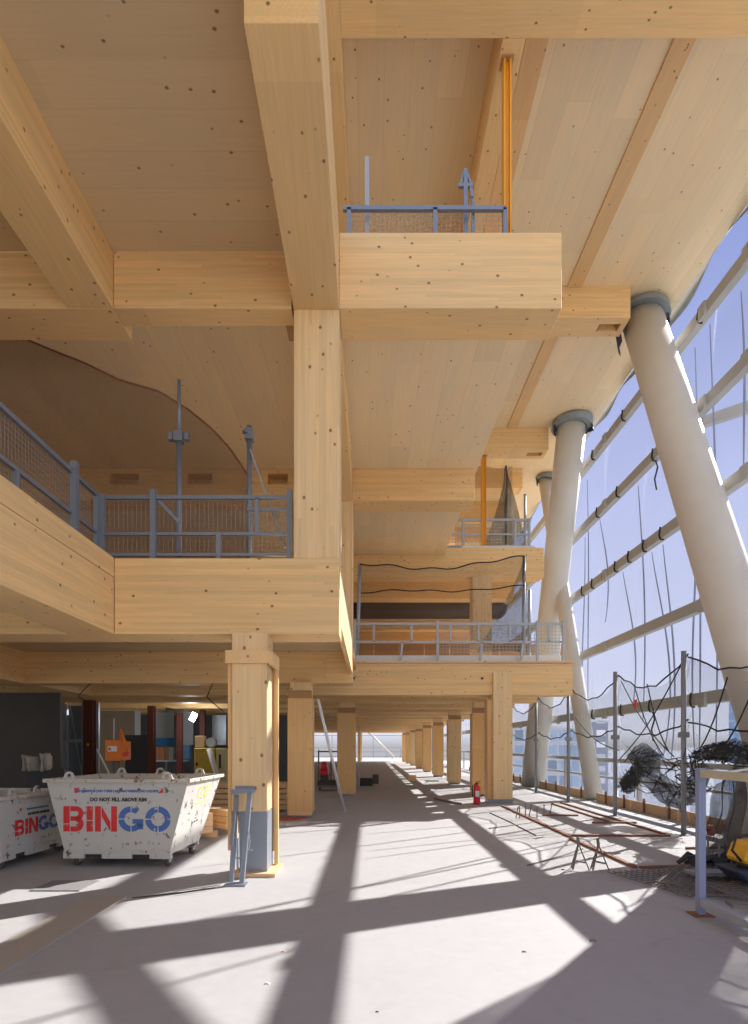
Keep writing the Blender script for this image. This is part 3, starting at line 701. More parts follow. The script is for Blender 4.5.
# middle guard rail on the wide beam
yg3 = 17.05
X3 = lambda px, d=yg3: (px-370)*d/600
o = thing('guard_rail', 'grey guard rail on the wide middle beam in front of the hung net', 'guard rail', (2.5, yg3, zt))
Z3 = lambda py, d=yg3: 1.6+(746-py)*d/600
rail_tubes(o, [((X3(353.5), yg3, Z3(624)), (X3(564), yg3, Z3(624)))], 'top_rail', 'galvlight', .07)
rail_tubes(o, [((X3(353.5), yg3, Z3(642)), (X3(564), yg3, Z3(642)))], 'lower_rail', 'galvlight', .06)
for px in (355, 437.5, 537, 563): rail_tubes(o, [((X3(px), yg3-.03, zt+.002), (X3(px), yg3-.03, Z3(621)))], 'post', 'galvlight', .07)
for px in (374, 411.5, 450.5, 478.6, 510, 549): rail_tubes(o, [((X3(px), yg3, Z3(642)), (X3(px), yg3, Z3(624)))], 'short_post', 'galvlight', .06)
for px in (401.5, 481, 522): rail_tubes(o, [((X3(px-1), yg3, zt+.002), (X3(px+1), yg3, Z3(642)))], 'short_post', 'galvlight', .06)
wire_panel(o, lambda u, v: (X3(440)+u, yg3+.05, zt+.3+v), X3(563)-X3(440), .85, .1, .005)
mb = MB(); mb.box(X3(353), X3(563), 17.2, 17.25, zt, zt+.23)
tag(mb.build('toe_board', 'white'), 'white toe board at the foot of the middle guard rail', 'board')
# boards on slab edge lip
mb = MB().box(-.38, 5.66, 16.64, 16.698, ZT[0]-.06, ZT[0]-.02); mb.box(-.38, 5.66, 16.66, 16.698, ZT[0]-.14, ZT[0]-.09)
struct(mb, 'trim_3', 'plankX')
for px in (353, 481): tag(MB().tube([(X3(px+1, 16.7), 16.698, 3.48), (X3(px+1, 16.7), 16.62, 3.48)], .03, 8).build('beam_bolt', 'black'), 'black bolt on the wide middle beam, %s' % ('left end' if px < 400 else 'near the big column'), 'bolt')
# poles and hung net of the first storey
o = thing('hung_net', 'brown net hung between two poles above the middle guard rail', 'safety net', (2.2, 17.4, zt))
for px, yt in ((360, 564), (524, 556), (529.5, 590)):
    MB().tube([(X3(px-3 if px == 360 else px, 17.4), 17.4, zt), (X3(px, 17.4), 17.4, Z3(yt, 17.4))], .05, 8).build('pole', 'galvlight', o)
def hn(u, v):
    px = 360+164*u; yt = 565-8*u+6*math.sin(math.pi*u)+1.2*math.sin(25*u); yb = 650
    yy = yb+(yt-yb)*v
    return (X3(px, 17.4), 17.42+.15*math.sin(8*u+4*v), Z3(yy, 17.4))
MB().sheet(hn, 30, 10, (4.8, 2.5)).build('net_sheet', netting('thin brown net', (0.22, 0.13, 0.08), .005, .17), o)
MB().tube([hn(k/30, 1) for k in range(31)], .02, 5).build('edge_rope', 'netrope', o)
MB().tube([hn(k/30, .68+.04*math.sin(math.pi*k/30)) for k in range(31)], .018, 5).build('middle_rope', 'netrope', o)
def hn2(u, v):
    px = 524+(v*0)+(-48*(1-v)**1.2)*(1-u)+8*(1-v)*u
    return (X3(px, 17.4), 17.3+.2*math.sin(9*u), Z3(557+95*(1-v), 17.4))
MB().sheet(hn2, 10, 14, (1.2, 2.6)).build('net_sheet', netting('grey gathered net', (0.10, 0.11, 0.09), .006, .28, patch=.4), o)
# far upper guard rail
yg4 = 20.0
X4 = lambda px, d=yg4: (px-370)*d/600
Z4 = lambda py, d=yg4: 1.6+(746-py)*d/600
o = thing('guard_rail', 'distant grey guard rail on the beam with the second yellow prop', 'guard rail', (4, yg4, zt2))
rail_tubes(o, [((X4(449), yg4, Z4(520)), (X4(529.5), yg4, Z4(520)))], 'top_rail', 'galvlight', .07)
rail_tubes(o, [((X4(449), yg4, Z4(534.5)), (X4(529.5), yg4, Z4(534.5)))], 'lower_rail', 'galvlight', .06)
for px in (463, 515, 529): rail_tubes(o, [((X4(px), yg4-.03, zt2+.002), (X4(px), yg4-.03, Z4(519)))], 'post', 'galvlight', .07)
wire_panel(o, lambda u, v: (X4(450)+u, yg4+.06, zt2+.02+v), 2.6, 1.0, .1, .005)
o = thing('hung_net', 'dark net gathered to a point above the distant guard rail', 'safety net', (X4(506), 20.05, zt2))
MB().tube([(X4(525, 20.1), 20.1, zt2), (X4(525, 20.1), 20.1, Z4(493))], .045, 8).build('pole', 'galvlight', o)
MB().tube([(X4(506, 20.15), 20.15, zt2), (X4(506, 20.15), 20.15, Z4(464))], .045, 8).build('pole', 'galvlight', o)
MB().sheet(lambda u, v: (X4(506+(-22+6*v)*(1-v)**1.3*(1-u)+(22*(1-v)**.8)*u), 20.12+.15*math.sin(9*u), Z4(465+80*(1-v))), 10, 14, (1.6, 2.6)).build('net_sheet', netting('dark gathered net', (0.07, 0.08, 0.07), .006, .4, patch=.3), o)
mb = MB().sheet(lambda u, v: (X4(455+57*u, 20.3), 20.3+.1*math.sin(10*u), Z4(548-85*v*(1-.0*u))), 12, 8, (2, 2.6))
tag(mb.build('shade_net', netting('thin brown net two', (0.22, 0.13, 0.08), .005, .2)), 'thin brown net behind the distant yellow prop', 'shade net')
tag(MB().box(X4(445), X4(459), 19.62, 19.9, zt2, zt2+.07).build('steel_plate', 'steelgrey'), 'dark steel plate at the left end of the distant guard rail', 'plate')
tag(MB().box(X4(462), X4(533), 19.8, 19.85, zt2, zt2+.13).build('toe_board', 'white'), 'white toe board at the foot of the distant guard rail', 'board')

# ================================================================== skips
def letter_strokes(ch):
    """stencil strokes in a unit-high cell: list of 2d outlines, and the advance"""
    def ring(cx, cz, ro, ri, a0, a1, n=10, sx_=1.0):
        o_ = [(cx+ro*sx_*math.cos(math.radians(a0+(a1-a0)*k/n)), cz+ro*math.sin(math.radians(a0+(a1-a0)*k/n))) for k in range(n+1)]
        i_ = [(cx+ri*sx_*math.cos(math.radians(a0+(a1-a0)*k/n)), cz+ri*math.sin(math.radians(a0+(a1-a0)*k/n))) for k in range(n, -1, -1)]
        return o_+i_
    def r(x0, z0, x1, z1): return [(x0, z0), (x1, z0), (x1, z1), (x0, z1)]
    if ch == 'B': return [r(0, 0, .24, .28), r(0, .32, .24, 1), r(.28, 0, .5, .2), r(.28, .42, .5, .6), r(.28, .8, .5, 1), ring(.5, .3, .3, .1, -90, 90), ring(.5, .71, .29, .1, -90, 90)], .92
    if ch == 'I': return [r(0, 0, .24, .42), r(0, .46, .24, 1)], .34
    if ch == 'N': return [r(0, 0, .22, 1), r(.64, 0, .86, 1), [(.26, .98), (.26, .62), (.60, .02), (.60, .38)]], .96
    if ch == 'G': return [ring(.46, .5, .5, .27, 50, 86), ring(.46, .5, .5, .27, 94, 176), ring(.46, .5, .5, .27, 184, 266), ring(.46, .5, .5, .27, 274, 335), r(.52, .32, .94, .5), r(.72, .1, .94, .32)], 1.02
    if ch == 'O': return [ring(.5, .5, .5, .27, 4, 86), ring(.5, .5, .5, .27, 94, 176), ring(.5, .5, .5, .27, 184, 266), ring(.5, .5, .5, .27, 274, 356)], 1.0
def make_skip(label, loc, rz, Lt, Lb, Dt, Db, z0, z1, text_h, text_w, msg, side_text):
    """local frame: face with letters is y = 0 facing -y, x centred"""
    o = thing('waste_skip', label, 'skip', loc, None, rz)
    s = .0
    a, b_, c_, d_ = -Lt/2, Lt/2, -Lb/2, Lb/2
    bot = [(c_, 0, z0), (d_, 0, z0), (d_, Db, z0), (c_, Db, z0)]
    top = [(a, 0, z1), (b_, 0, z1), (b_, Dt, z1), (a, Dt, z1)]
    mb = MB(); bm = mb.bm
    th = .03
    vo = [bm.verts.new(p) for p in bot+top]
    cx_ = 0; cy_ = Dt/2
    vi = [bm.verts.new((p[0]*(1-2*th/Lt), cy_+(p[1]-cy_)*(1-2*th/Dt), p[2]+(.03 if i < 4 else 0))) for i, p in enumerate(bot+top)]
    for f in ((0, 3, 2, 1), (0, 1, 5, 4), (1, 2, 6, 5), (2, 3, 7, 6), (3, 0, 4, 7)):
        bm.faces.new([vo[i] for i in f]); bm.faces.new([vi[i] for i in f][::-1])
    for i in range(4):
        j = (i+1) % 4; bm.faces.new([vo[4+i], vo[4+j], vi[4+j], vi[4+i]])
    mb.build('body', 'skip', o, local=True)
    # inside debris lining
    mb = MB(); q = 1-2.4*th/Lt
    mb.hexa([(c_*q, .08, z0+.035), (d_*q, .08, z0+.035), (d_*q, Db-.05, z0+.035), (c_*q, Db-.05, z0+.035), (a*.93, .06, z1-.25), (b_*.93, .06, z1-.25), (b_*.93, Dt-.09, z1-.25), (a*.93, Dt-.09, z1-.25)])
    mb.build('inside_load', 'skipin', o, local=True)
    # rim
    mb = MB(); w2 = .05
    mb.box(a-.03, b_+.03, -.035, .02, z1-.05, z1+.0); mb.box(a-.03, b_+.03, Dt-.02, Dt+.035, z1-.05, z1)
    mb.box(a-.03, a+.03, .021, Dt-.021, z1-.05, z1); mb.box(b_-.03, b_+.03, .021, Dt-.021, z1-.05, z1)
    mb.box(a+.06, b_-.5, -.05, -.036, z1-.05, z1-.025)
    mb.build('rim', worn('worn rim paint', (0.62, 0.59, 0.53), (0.28, 0.16, 0.07), 0.75, 12, .6), o, local=True, bevel=.006)
    # lifting lugs
    for lx, ly in ((a+.30, .03), (b_-.30, .03), (a+.34, Dt-.03), (b_-.34, Dt-.03), (0, Dt-.03) if Lt > 1.7 else (0.02, .03)):
        mb = MB(); r0, r1 = .065, .028; n = 14
        ang = [math.pi*k/n for k in range(n+1)]
        outl = [(lx+r0*math.cos(t), z1+.03+r0*math.sin(t)) for t in ang]+[(lx-r0-.03, z1-.02)]
        inn = [(lx+r1*math.cos(2*math.pi*k/12), z1+.04+r1*math.sin(2*math.pi*k/12)) for k in range(12)]
        # plate as ring + base
        for k in range(n):
            mb.poly([(lx+r0*math.cos(ang[k]), z1+.03+r0*math.sin(ang[k])), (lx+r0*math.cos(ang[k+1]), z1+.03+r0*math.sin(ang[k+1])), (lx+r1*math.cos(ang[k+1]), z1+.04+r1*math.sin(ang[k+1])), (lx+r1*math.cos(ang[k]), z1+.04+r1*math.sin(ang[k]))], ly-.012, ly+.012)
        mb.poly([(lx-r0-.02, z1), (lx-r1, z1), (lx-r1, z1+.04), (lx-r0, z1+.03)], ly-.012, ly+.012)
        mb.poly([(lx+r1, z1), (lx+r0+.02, z1), (lx+r0, z1+.03), (lx+r1, z1+.04)], ly-.012, ly+.012)
        mb.box(lx-r1, lx+r1, ly-.012, ly+.012, z1, z1+.014)
        mb.build('lifting_lug', 'skip', o, local=True)
    # corner straps, latch plates
    for lx in (a+.26, b_-.34): MB().box(lx-.07, lx+.07, -.02, -.002, z1-.12, z1-.05).build('latch_plate', 'skip', o, local=True)
    # fork channel under the body
    fk = (c_+.26, c_+.50, d_-.50, d_-.26); zc0, zc1 = z0-.055, z0+.06
    for x0, x1 in ((c_-.02, fk[0]), (fk[1], fk[2]), (fk[3], d_+.02)): MB().box(x0, x1, -.012, .06, zc0, zc1-.021).build('bottom_rail_plate', 'skip', o, local=True)
    MB().box(c_, d_, -.012, .06, zc1-.02, zc1).build('bottom_rail', 'skip', o, local=True)
    MB().box(c_, d_, Db-.06, Db, zc0, zc1).build('bottom_rail', 'skip', o, local=True)
    for q in (0, 2): MB().box(fk[q], fk[q+1], .03, Db-.07, zc0+.005, zc1-.025).build('fork_pocket', 'black', o, local=True)
    # castors
    for wx_, wy_ in ((c_+.12, .1), (d_-.06, .1), (c_+.12, Db-.16), (d_-.06, Db-.16)):
        mb = MB(); rw = (z0-.055)*.62 if z0 > .2 else .07
        rw = .075
        mb.box(wx_-.055, wx_+.055, wy_-.055, wy_+.055, zc0-.012, zc0); mb.hexa([(wx_-.035, wy_-.03, rw), (wx_-.027, wy_-.03, rw), (wx_-.027, wy_+.05, rw), (wx_-.035, wy_+.05, rw)]+[(wx_-.045, wy_-.05, zc0-.012), (wx_-.037, wy_-.05, zc0-.012), (wx_-.037, wy_+.05, zc0-.012), (wx_-.045, wy_+.05, zc0-.012)])
        mb.box(wx_+.027, wx_+.035, wy_-.03, wy_+.05, rw-.02, zc0-.012)
        fkk = mb.build('castor_fork', 'galvlight', o, local=True)
        mb = MB(); mb.tube([(wx_-.024, wy_+.02, rw), (wx_+.024, wy_+.02, rw)], rw, 18); mb.tube([(wx_-.034, wy_+.02, rw), (wx_+.034, wy_+.02, rw)], .03, 8); mb.build('castor_wheel', 'rubber', fkk, local=True)
    # lettering on the front
    adv = [letter_strokes(ch)[1] for ch in 'BINGO']; tot = sum(adv)
    k = text_w/tot; x = -text_w/2; zb = z0+(z1-z0)*.30
    for ch, ad, mt in zip('BINGO', adv, ('red',)*3+('blue',)*2):
        mb = MB()
        for st in letter_strokes(ch)[0]:
            mb.poly([(x+p[0]*k, zb+p[1]*text_h) for p in st], -.006, .004)
        mb.build('painted_letter', mt, o, local=True); x += ad*k
    R = Matrix.Rotation(math.pi/2, 4, 'X')
    mb = MB(); text_bm(mb, msg[0], text_h*.20, Matrix.Translation((0.02, -.002, zb+text_h*1.20)) @ R, .004, .003); mb.build('warning_text', 'ink', o, local=True)
    mb = MB(); text_bm(mb, msg[1], text_h*.125, Matrix.Translation((0, -.002, zb+text_h*1.56)) @ R, .003, .002); mb.build('warning_text', 'blue', o, local=True)
    mb = MB(); hh = text_h*.2
    mb.poly([(-text_w*.40, zb+text_h*1.52), (-text_w*.37, zb+text_h*1.52), (-text_w*.35, zb+text_h*1.52+hh), (-text_w*.40, zb+text_h*1.52+hh)], -.003, .004)
    mb.poly([(text_w*.38, zb+text_h*1.52), (text_w*.43, zb+text_h*1.52), (text_w*.43, zb+text_h*1.52+hh)], -.003, .004)
    mb.build('red_mark', 'red', o, local=True)
    # side sign, on the +x end
    if side_text:
        X_ = lambda zz: d_+(b_-d_)*(zz-z0)/(z1-z0)
        for nm_, mt, marks in side_text:
            mb = MB()
            for yy, zz, wy_, hz_ in marks:
                mb.hexa([(X_(zz)-.002, yy, zz), (X_(zz)+.003, yy, zz), (X_(zz)+.003, yy+wy_, zz), (X_(zz)-.002, yy+wy_, zz),
                         (X_(zz+hz_)-.002, yy, zz+hz_), (X_(zz+hz_)+.003, yy, zz+hz_), (X_(zz+hz_)+.003, yy+wy_, zz+hz_), (X_(zz+hz_)-.002, yy+wy_, zz+hz_)])
            mb.build(nm_, mt, o, local=True)
    return o
make_skip('large battered white skip in front with full red and blue lettering', (-3.34, 7.92, 0), math.radians(-2.4), 1.92, 1.40, 1.50, 1.2, .17, 1.166, .335, 1.44,
          ('DO NOT FILL ABOVE RIM', 'NO ASBESTOS | NO TYRES | NO MATTRESSES | NO LIQUIDS'), [('faded_number', 'fadeyellow', [(.55, .86, .05, .17), (.61, .86, .13, .035), (.61, 1.0, .13, .035), (.69, .89, .05, .10), (.84, .86, .05, .17), (.90, .86, .13, .035), (.90, .93, .13, .035), (.90, 1.0, .13, .035), (.52, .77, .5, .03)]),
           ('faded_marks', 'ink', [(.70, .66, .05, .012), (.70, .60, .012, .05), (.70, .56, .07, .012), (.76, .60, .012, .05), (.60, .50, .06, .025), (.70, .505, .05, .025), (.79, .51, .07, .025)])])
make_skip('smaller white skip at the left edge, partly behind the large one', (-4.66, 8.42, 0), math.radians(86), 1.62, 1.50, 1.25, 1.15, .17, .95, .21, .98,
          ('DO NOT FILL ABOVE RIM', 'NO ASBESTOS | NO TYRES | NO LIQUIDS'), None)

# ================================================================== floor items, near left
# folded adjustable prop leaning on the near column
o = thing('steel_trestle', 'folded blue grey steel trestle leaning on the nearest column', 'trestle', (-1.6, 7.1, 0))
P = lambda px, py, d: ((px-370)*d/600, d, 1.6+(746-py)*d/600)
MB().bar(P(242, 884, 6.95), P(250, 792, 7.2), .07, .05, (1, 0, 0)).build('leg', 'galv', o)
MB().bar(P(231.5, 882, 7.1), P(236.5, 795, 7.28), .06, .05, (1, 0, 0)).build('leg', 'galv', o)
MB().bar(P(231, 845, 7.0), P(237, 795, 7.22), .045, .03, (1, 0, 0)).build('strut', 'galv', o)
MB().bar(P(238, 868, 7.05), P(237.5, 838, 7.12), .035, .03, (1, 0, 0)).build('strut', 'galvlight', o)
MB().tube([P(248, 830, 7.0), P(250, 842, 6.99), P(248.5, 850, 6.98), P(252.5, 850, 6.98)], .008, 6).build('crank_handle', 'galvlight', o)
MB().bar(P(232, 792, 7.2), P(254, 790, 7.15), .09, .06).build('head_channel', 'galv', o)
MB().bar(P(236, 788, 7.22), P(253, 788, 7.18), .05, .05).build('head_plate', 'galv', o)
MB().box(-1.66, -1.42, 6.82, 6.98, 0, .02).build('foot_plate', 'galv', o)
MB().tube([P(236, 858, 7.05), P(243, 858, 6.98)], .01, 6).build('pin', 'galvlight', o)
# timber stack behind the skips
k = 0
for lz in range(3):
    for j in range(2):
        x0 = -3.15; yy = 10.5+j*.28
        mb = MB(); z0 = .12+lz*.115
        mb.bar((x0-1.2+.2*j, yy+1.3+.25*j, z0+.05), (x0+.38+.3*j, yy-.3+.25*j, z0+.05), .22, .105)
        tag(mb.build('timber_baulk', 'plankX'), '%s timber baulk of the stack between skip and column, %s' % (('bottom', 'middle', 'top')[lz], ('front' if j == 0 else 'rear')), 'timber', 'timber stack beside the skips')
mb = MB().box(-4.1, -2.7, 10.55, 10.65, 0, .11); tag(mb.build('timber_bearer', 'plank'), 'bearer under the timber stack', 'timber')
# boards stacked behind column 1
for k in range(5):
    mb = MB().box(-5.2, -2.05, 14.6+.03*k, 15.3+.03*k, .05+k*.13, .05+k*.13+.11)
    tag(mb.build('timber_board', 'plankX'), '%s board from the floor in the pile behind the nearest column' % ordn[k], 'timber', 'board pile behind the nearest column')
mb = MB().box(-4.9, -4.7, 14.7, 15.3, 0, .05); mb.box(-2.5, -2.3, 14.7, 15.3, 0, .05); tag(mb.build('timber_bearer', 'plank'), 'bearers under the board pile', 'timber')
for k in range(3):
    tag(MB().box(-3.2+.3*k, -1.6+.1*k, 12.85+.16*k, 12.95+.16*k, 0, .035).build('red_batten', plain('red board', (0.55, 0.12, 0.06), .7)), 'flat red board on the floor before the second column, %s' % ('front', 'middle', 'back')[k], 'board', 'red boards on the floor')
# wooden ramp strip at lower left and string
o = MB().box(-2.95, -2.56, 2.2, 6.3, 0, .025).build('floor_plank', worn('dusty plank', (0.46, 0.42, 0.36), (0.36, 0.20, 0.08), .5, 1.6, .8))
tag(o, 'long thin dusty plank lying flat at the lower left', 'plank')
mb = MB().tube([(-2.5, 6.3, .006), (-2.1, 6.5, .006), (-1.75, 6.75, .006)], .006, 5); tag(mb.build('cord', 'ink'), 'thin cord on the floor from the plank end to the column', 'cord')
# floor patch covers
mb = MB().box(-3.75, -3.2, 6.6, 7.1, 0, .012); tag(mb.build('floor_cover', plain('dusty cover', (.24, .235, .235), .8)), 'square grey cover plate on the floor before the skips', 'plate')
# leaning pole
o = thing('leaning_pole', 'thin white pole leaning against the second column', 'pole', (-.58, 13.1, 0))
MB().tube([((344.5-370)*14.6/600, 14.55, 0.02), P(318, 699, 13.15)], .035, 8).build('pole_body', 'white', o)
MB().box(*(lambda c: (c-.05, c+.05))((344.5-370)*14.6/600), 14.5, 14.6, 0, .02).build('pole_foot', 'white', o)
# trolley between columns
o = thing('equipment_trolley', 'small equipment trolley with red machine behind the leaning pole', 'trolley', (-1.9, 22.0, 0))
for x in (-1.85, -1.4, -1.1): MB().tube([(x, 21.6, .1), (x, 21.6, 1.45)], .03, 6).build('upright', 'rebar', o)
MB().box(-1.9, -1.0, 21.4, 22.2, .12, .2).build('platform', 'rebar', o)
mb = MB(); mb.hexa([(-1.8, 21.5, .75), (-1.5, 21.5, .75), (-1.5, 21.9, .75), (-1.8, 21.9, .75), (-1.75, 21.55, 1.0), (-1.55, 21.55, 1.0), (-1.58, 21.85, 1.05), (-1.72, 21.85, 1.05)]); mb.box(-1.8, -1.5, 21.5, 21.9, .55, .75); mb.build('red_motor', 'redmetal', o, bevel=.03)
mb = MB(); mb.box(-1.88, -1.1, 21.45, 22.1, .2, .36); mb.box(-1.78, -1.5, 21.5, 22, .36, .55); mb.build('engine_block', 'rubber', o)
MB().tube([(-1.85, 21.6, 1.4), (-1.1, 21.6, 1.4)], .03, 6).build('handle', 'rebar', o)
for x in (-1.8, -1.1):
    MB().tube([(x-.04, 21.5, .1), (x+.04, 21.5, .1)], .1, 14).build('wheel', 'rubber', o)
o = thing('tool_case', 'small black tool box beside the middle corridor column', 'tool box', (-.15, 24.2, 0))  # plain black case on the floor, holds no lamp
MB().box(-.45, .1, 24, 24.5, 0, .3).build('case', 'black', o, bevel=.02); MB().box(.101, .35, 24.05, 24.4, .08, .45).build('case', 'rubber', o, bevel=.02)
mb = MB().tube([(-.42, 23.3, .003), (-.42, 23.3, 2.4)], .03, 6); tag(mb.build('steel_post', 'galvlight'), 'thin upright post behind the middle corridor column', 'post')
tag(MB().box(1.75, 2.1, 27.2, 27.5, 0, .28).build('timber_offcut', 'plankX', bevel=.01), 'small orange timber block on the corridor floor', 'block')
tag(MB().box(2.5, 3.1, 27.0, 27.1, 0, .05).build('timber_offcut', 'rebar'), 'dark stick on the corridor floor beside the timber block', 'stick')
tag(MB().bar((1.95, 17.9, .03), (2.45, 16.3, .03), .1, .05).build('steel_angle', 'rebar'), 'dark steel angle on the floor left of the extinguisher', 'steel angle')
# extinguisher
ex, ey = 2.92, 16.4
o = thing('fire_extinguisher', 'red fire extinguisher standing before the large corridor column', 'fire extinguisher', (ex, ey, 0))
MB().lathe([(.085, 0), (.095, .02), (.095, .43), (.08, .5), (.045, .545), (.028, .56)], (ex, ey, 0), 20).build('cylinder', 'redmetal', o)
mb = MB(); mb.box(ex-.03, ex+.03, ey-.02, ey+.02, .56, .6); mb.bar((ex-.02, ey, .61), (ex+.1, ey, .65), .03, .015); mb.bar((ex-.02, ey, .59), (ex+.09, ey, .58), .03, .012); mb.build('valve', 'black', o)
MB().tube([(ex-.03, ey, .58), (ex-.12, ey-.01, .5), (ex-.125, ey-.01, .3), (ex-.11, ey, .2)], .013, 6).build('hose', 'black', o)
MB().tube([(ex, ey-.098, .28), (ex, ey-.098, .28)], .001, 4) if False else None
MB().box(ex-.05, ex+.05, ey-.101, ey-.085, .22, .38).build('instruction_label', 'paper', o)
# T stand
o = thing('tripod_staff', 'thin grey staff with square head before the second corridor column', 'staff', (3.65, 18.6, 0))
MB().tube([(3.65, 18.6, 0), (3.62, 18.6, 2.75)], .022, 6).build('staff', 'galv', o); MB().box(3.53, 3.73, 18.55, 18.63, 2.72, 2.82).build('head', 'galv', o)
# starter bars and chairs on the floor
fl = lambda px, py: ((px-370)*(960/(py-746))/600, 960/(py-746))
k = 0
for px, py in ((516, 818), (519.5, 818.5), (525.5, 817), (529, 817), (537, 818), (544, 816), (549.5, 816)):
    x, y_ = fl(px, py); o = MB().tube([(x, y_, .0), (x+(.05 if k % 3 == 0 else 0), y_, .26+.02*(k % 2))], .012, 6).build('starter_bar', 'rebar')
    tag(o, '%s thin steel bar standing in the row before the large column' % (ordn[k]+' from the left'), 'steel bar', 'starter bars near the large column'); k += 1
for i, (px, py) in enumerate(((583, 870), (603, 871))):
    x, y_ = fl(px-3, py)
    o = thing('rebar_trestle', '%s small steel trestle standing on the sunlit floor' % ('left' if i == 0 else 'right'), 'trestle', (x, y_, 0))
    hx = .34
    for a, b_ in (((x+.1, y_-.05, .01), (x-.02, y_, hx)), ((x-.08, y_+.1, .01), (x-.02, y_, hx)), ((x-.1, y_-.02, .01), (x-.02, y_, hx))):
        MB().bar(a, b_, .022, .014).build('leg', 'rebar', o)
    MB().bar((x-.05, y_, .12), (x+.06, y_-.02, .10), .03, .02).build('cross_bar', 'rebar', o)
    MB().bar((x-.02, y_, hx-.02), (x-.03, y_, hx+.08), .03, .03).build('head', 'rebar', o)
# battens on the floor
k = 0
BT = [((3.5, 15.9), (3.5, 10.5), .09), ((3.44, 10.3), (3.47, 7.85), .09), ((3.5, 10.62), (5.3, 10.6), .10), ((3.52, 7.82), (4.5, 7.95), .07), ((3.95, 13.75), (4.75, 13.7), .09),
      ((4.6, 12.4), (5.5, 12.4), .08), ((5.0, 16.5), (5.0, 12.6), .06), ((5.35, 16.8), (5.3, 10.8), .07), ((4.9, 9.3), (6.1, 9.4), .07)]
BL = ['long red brown floor batten running toward the viewer, far piece', 'near piece of the long red brown floor batten', 'red brown floor batten running right to the net posts', 'short red brown batten at the near corner of the floor frame', 'short batten before the starter bars',
      'short batten near the second net post', 'thin batten along the net further back', 'batten lying close to the net posts', 'batten behind the blue grey frame']
for (a, b_, w_), lb in zip(BT, BL):
    tag(MB().bar((*a, .018), (*b_, .018), w_*.72, .034).build('floor_batten', 'rustwood'), lb, 'batten')
for (a, b_), lb in zip((((2.86, 14.3), (2.95, 10.7)), ((2.1, 8.0), (3.3, 9.3)), ((2.3, 11.6), (3.5, 12.6))), ('thin dark cord on the floor left of the long batten', 'thin dark strand laid as a cable shadow on the floor behind the small trestles', 'thin dark strand laid as a cable shadow across the sunlit floor further back')):  # the two crossing strands are dark lines standing in for cable shadows
    tag(MB().tube([(*a, .01), ((a[0]+b_[0])/2+.03, (a[1]+b_[1])/2, .01), (*b_, .01)], .011, 5).build('cord', 'rebar'), lb, 'cord')
# small debris
for px, py, sz, mt, lb in ((267, 984, .022, 'white', 'small white scrap on the near floor'), (377, 1012, .012, 'black', 'tiny black crumb at the bottom of the floor'), (593, 941, .035, 'rebar', 'dark sliver on the shaded near floor'), (563, 870, .03, 'rebar', 'dark lump beside the small trestles'), (283, 952, .02, 'plankX', 'small wood chip on the near floor'), (524, 952, .02, 'rebar', 'small crumb on the sunlit near floor')):
    x, y_ = fl(px, py); mb = MB(); mb.hexa([(x-sz, y_-sz*.4, 0), (x+sz*.9, y_-sz*.5, 0), (x+sz, y_+sz*.3, 0), (x-sz*.7, y_+sz*.5, 0), (x-sz*.5, y_-sz*.2, sz*.5), (x+sz*.5, y_-sz*.2, sz*.35), (x+sz*.5, y_+sz*.2, sz*.4), (x-sz*.5, y_+sz*.2, sz*.5)])
    tag(mb.build('floor_scrap', mt), lb, 'scrap')

# ================================================================== right foreground
fx = 3.13
o = thing('site_barrier', 'tall blue grey and cream steel frame at the right edge', 'frame', (fx, 5.65, 0))
MB().bar((fx, 5.68, .012), (fx, 5.68, 1.39), .065, .065).build('post', plain('pale blue paint', (0.27, 0.32, 0.50), .5), o)
MB().bar((fx, 3.6, .012), (fx, 3.6, 1.39), .085, .085).build('post', 'galvlight', o)
MB().bar((fx, 5.63, 1.36-.02), (fx, 3.65, 1.36-.02), .07, .07).build('top_rail', worn('cream paint', (0.62, 0.57, 0.42), (.35, .28, .16), .4, 10), o)
MB().bar((fx, 5.63, .13), (fx, 3.65, .13), .07, .07).build('bottom_rail', 'galvlight', o)
MB().box(fx-.09, fx+.09, 5.59, 5.77, 0, .012).build('foot_plate', 'rustwood', o); MB().box(fx-.09, fx+.09, 3.5, 3.7, 0, .012).build('foot_plate', 'rustwood', o)
mb = MB().bar((fx+.03, 5.6, 1.33), (fx+1.4, 4.9, 1.62), .02); tag(mb.build('white_stay', 'white'), 'thin white stay rising right from the frame top', 'stay')
# rebar mesh mats on the floor
for i, (cx, cy, rz_, zz) in enumerate(((3.95, 7.15, .35, .02), (4.05, 6.6, -.2, .05), (3.85, 6.85, .9, .08), (4.2, 6.15, .1, .11))):
    mb = MB(); hw = (.85, .75, .55, .6)[i]; hd = (.62, .5, .42, .4)[i]
    R_ = Matrix.Rotation(rz_, 3, 'Z')
    nX, nY = int(hw*2/.09), int(hd*2/.09)
    for a in range(nX+1):
        x = -hw+a*.09; p = R_ @ Vector((x, -hd, 0)); q = R_ @ Vector((x, hd, 0)); mb.bar((cx+p.x, cy+p.y, zz), (cx+q.x, cy+q.y, zz+.02), .009)
    for a in range(nY+1):
        yv = -hd+a*.09; p = R_ @ Vector((-hw, yv, 0)); q = R_ @ Vector((hw, yv, 0)); mb.bar((cx+p.x, cy+p.y, zz+.012), (cx+q.x, cy+q.y, zz+.028), .009)
    tag(mb.build('steel_mesh_mat', 'rebar'), '%s steel mesh mat in the pile behind the blue grey frame' % ('bottom', 'second', 'third', 'top')[i], 'mesh mat', 'mesh mats on the floor')
mb = MB().box(3.65, 4.5, 6.75, 6.98, .135, .17); mb2 = tag(mb.build('steel_plank', 'steelgrey'), 'grey flat steel plank lying on the mesh mats', 'plank')
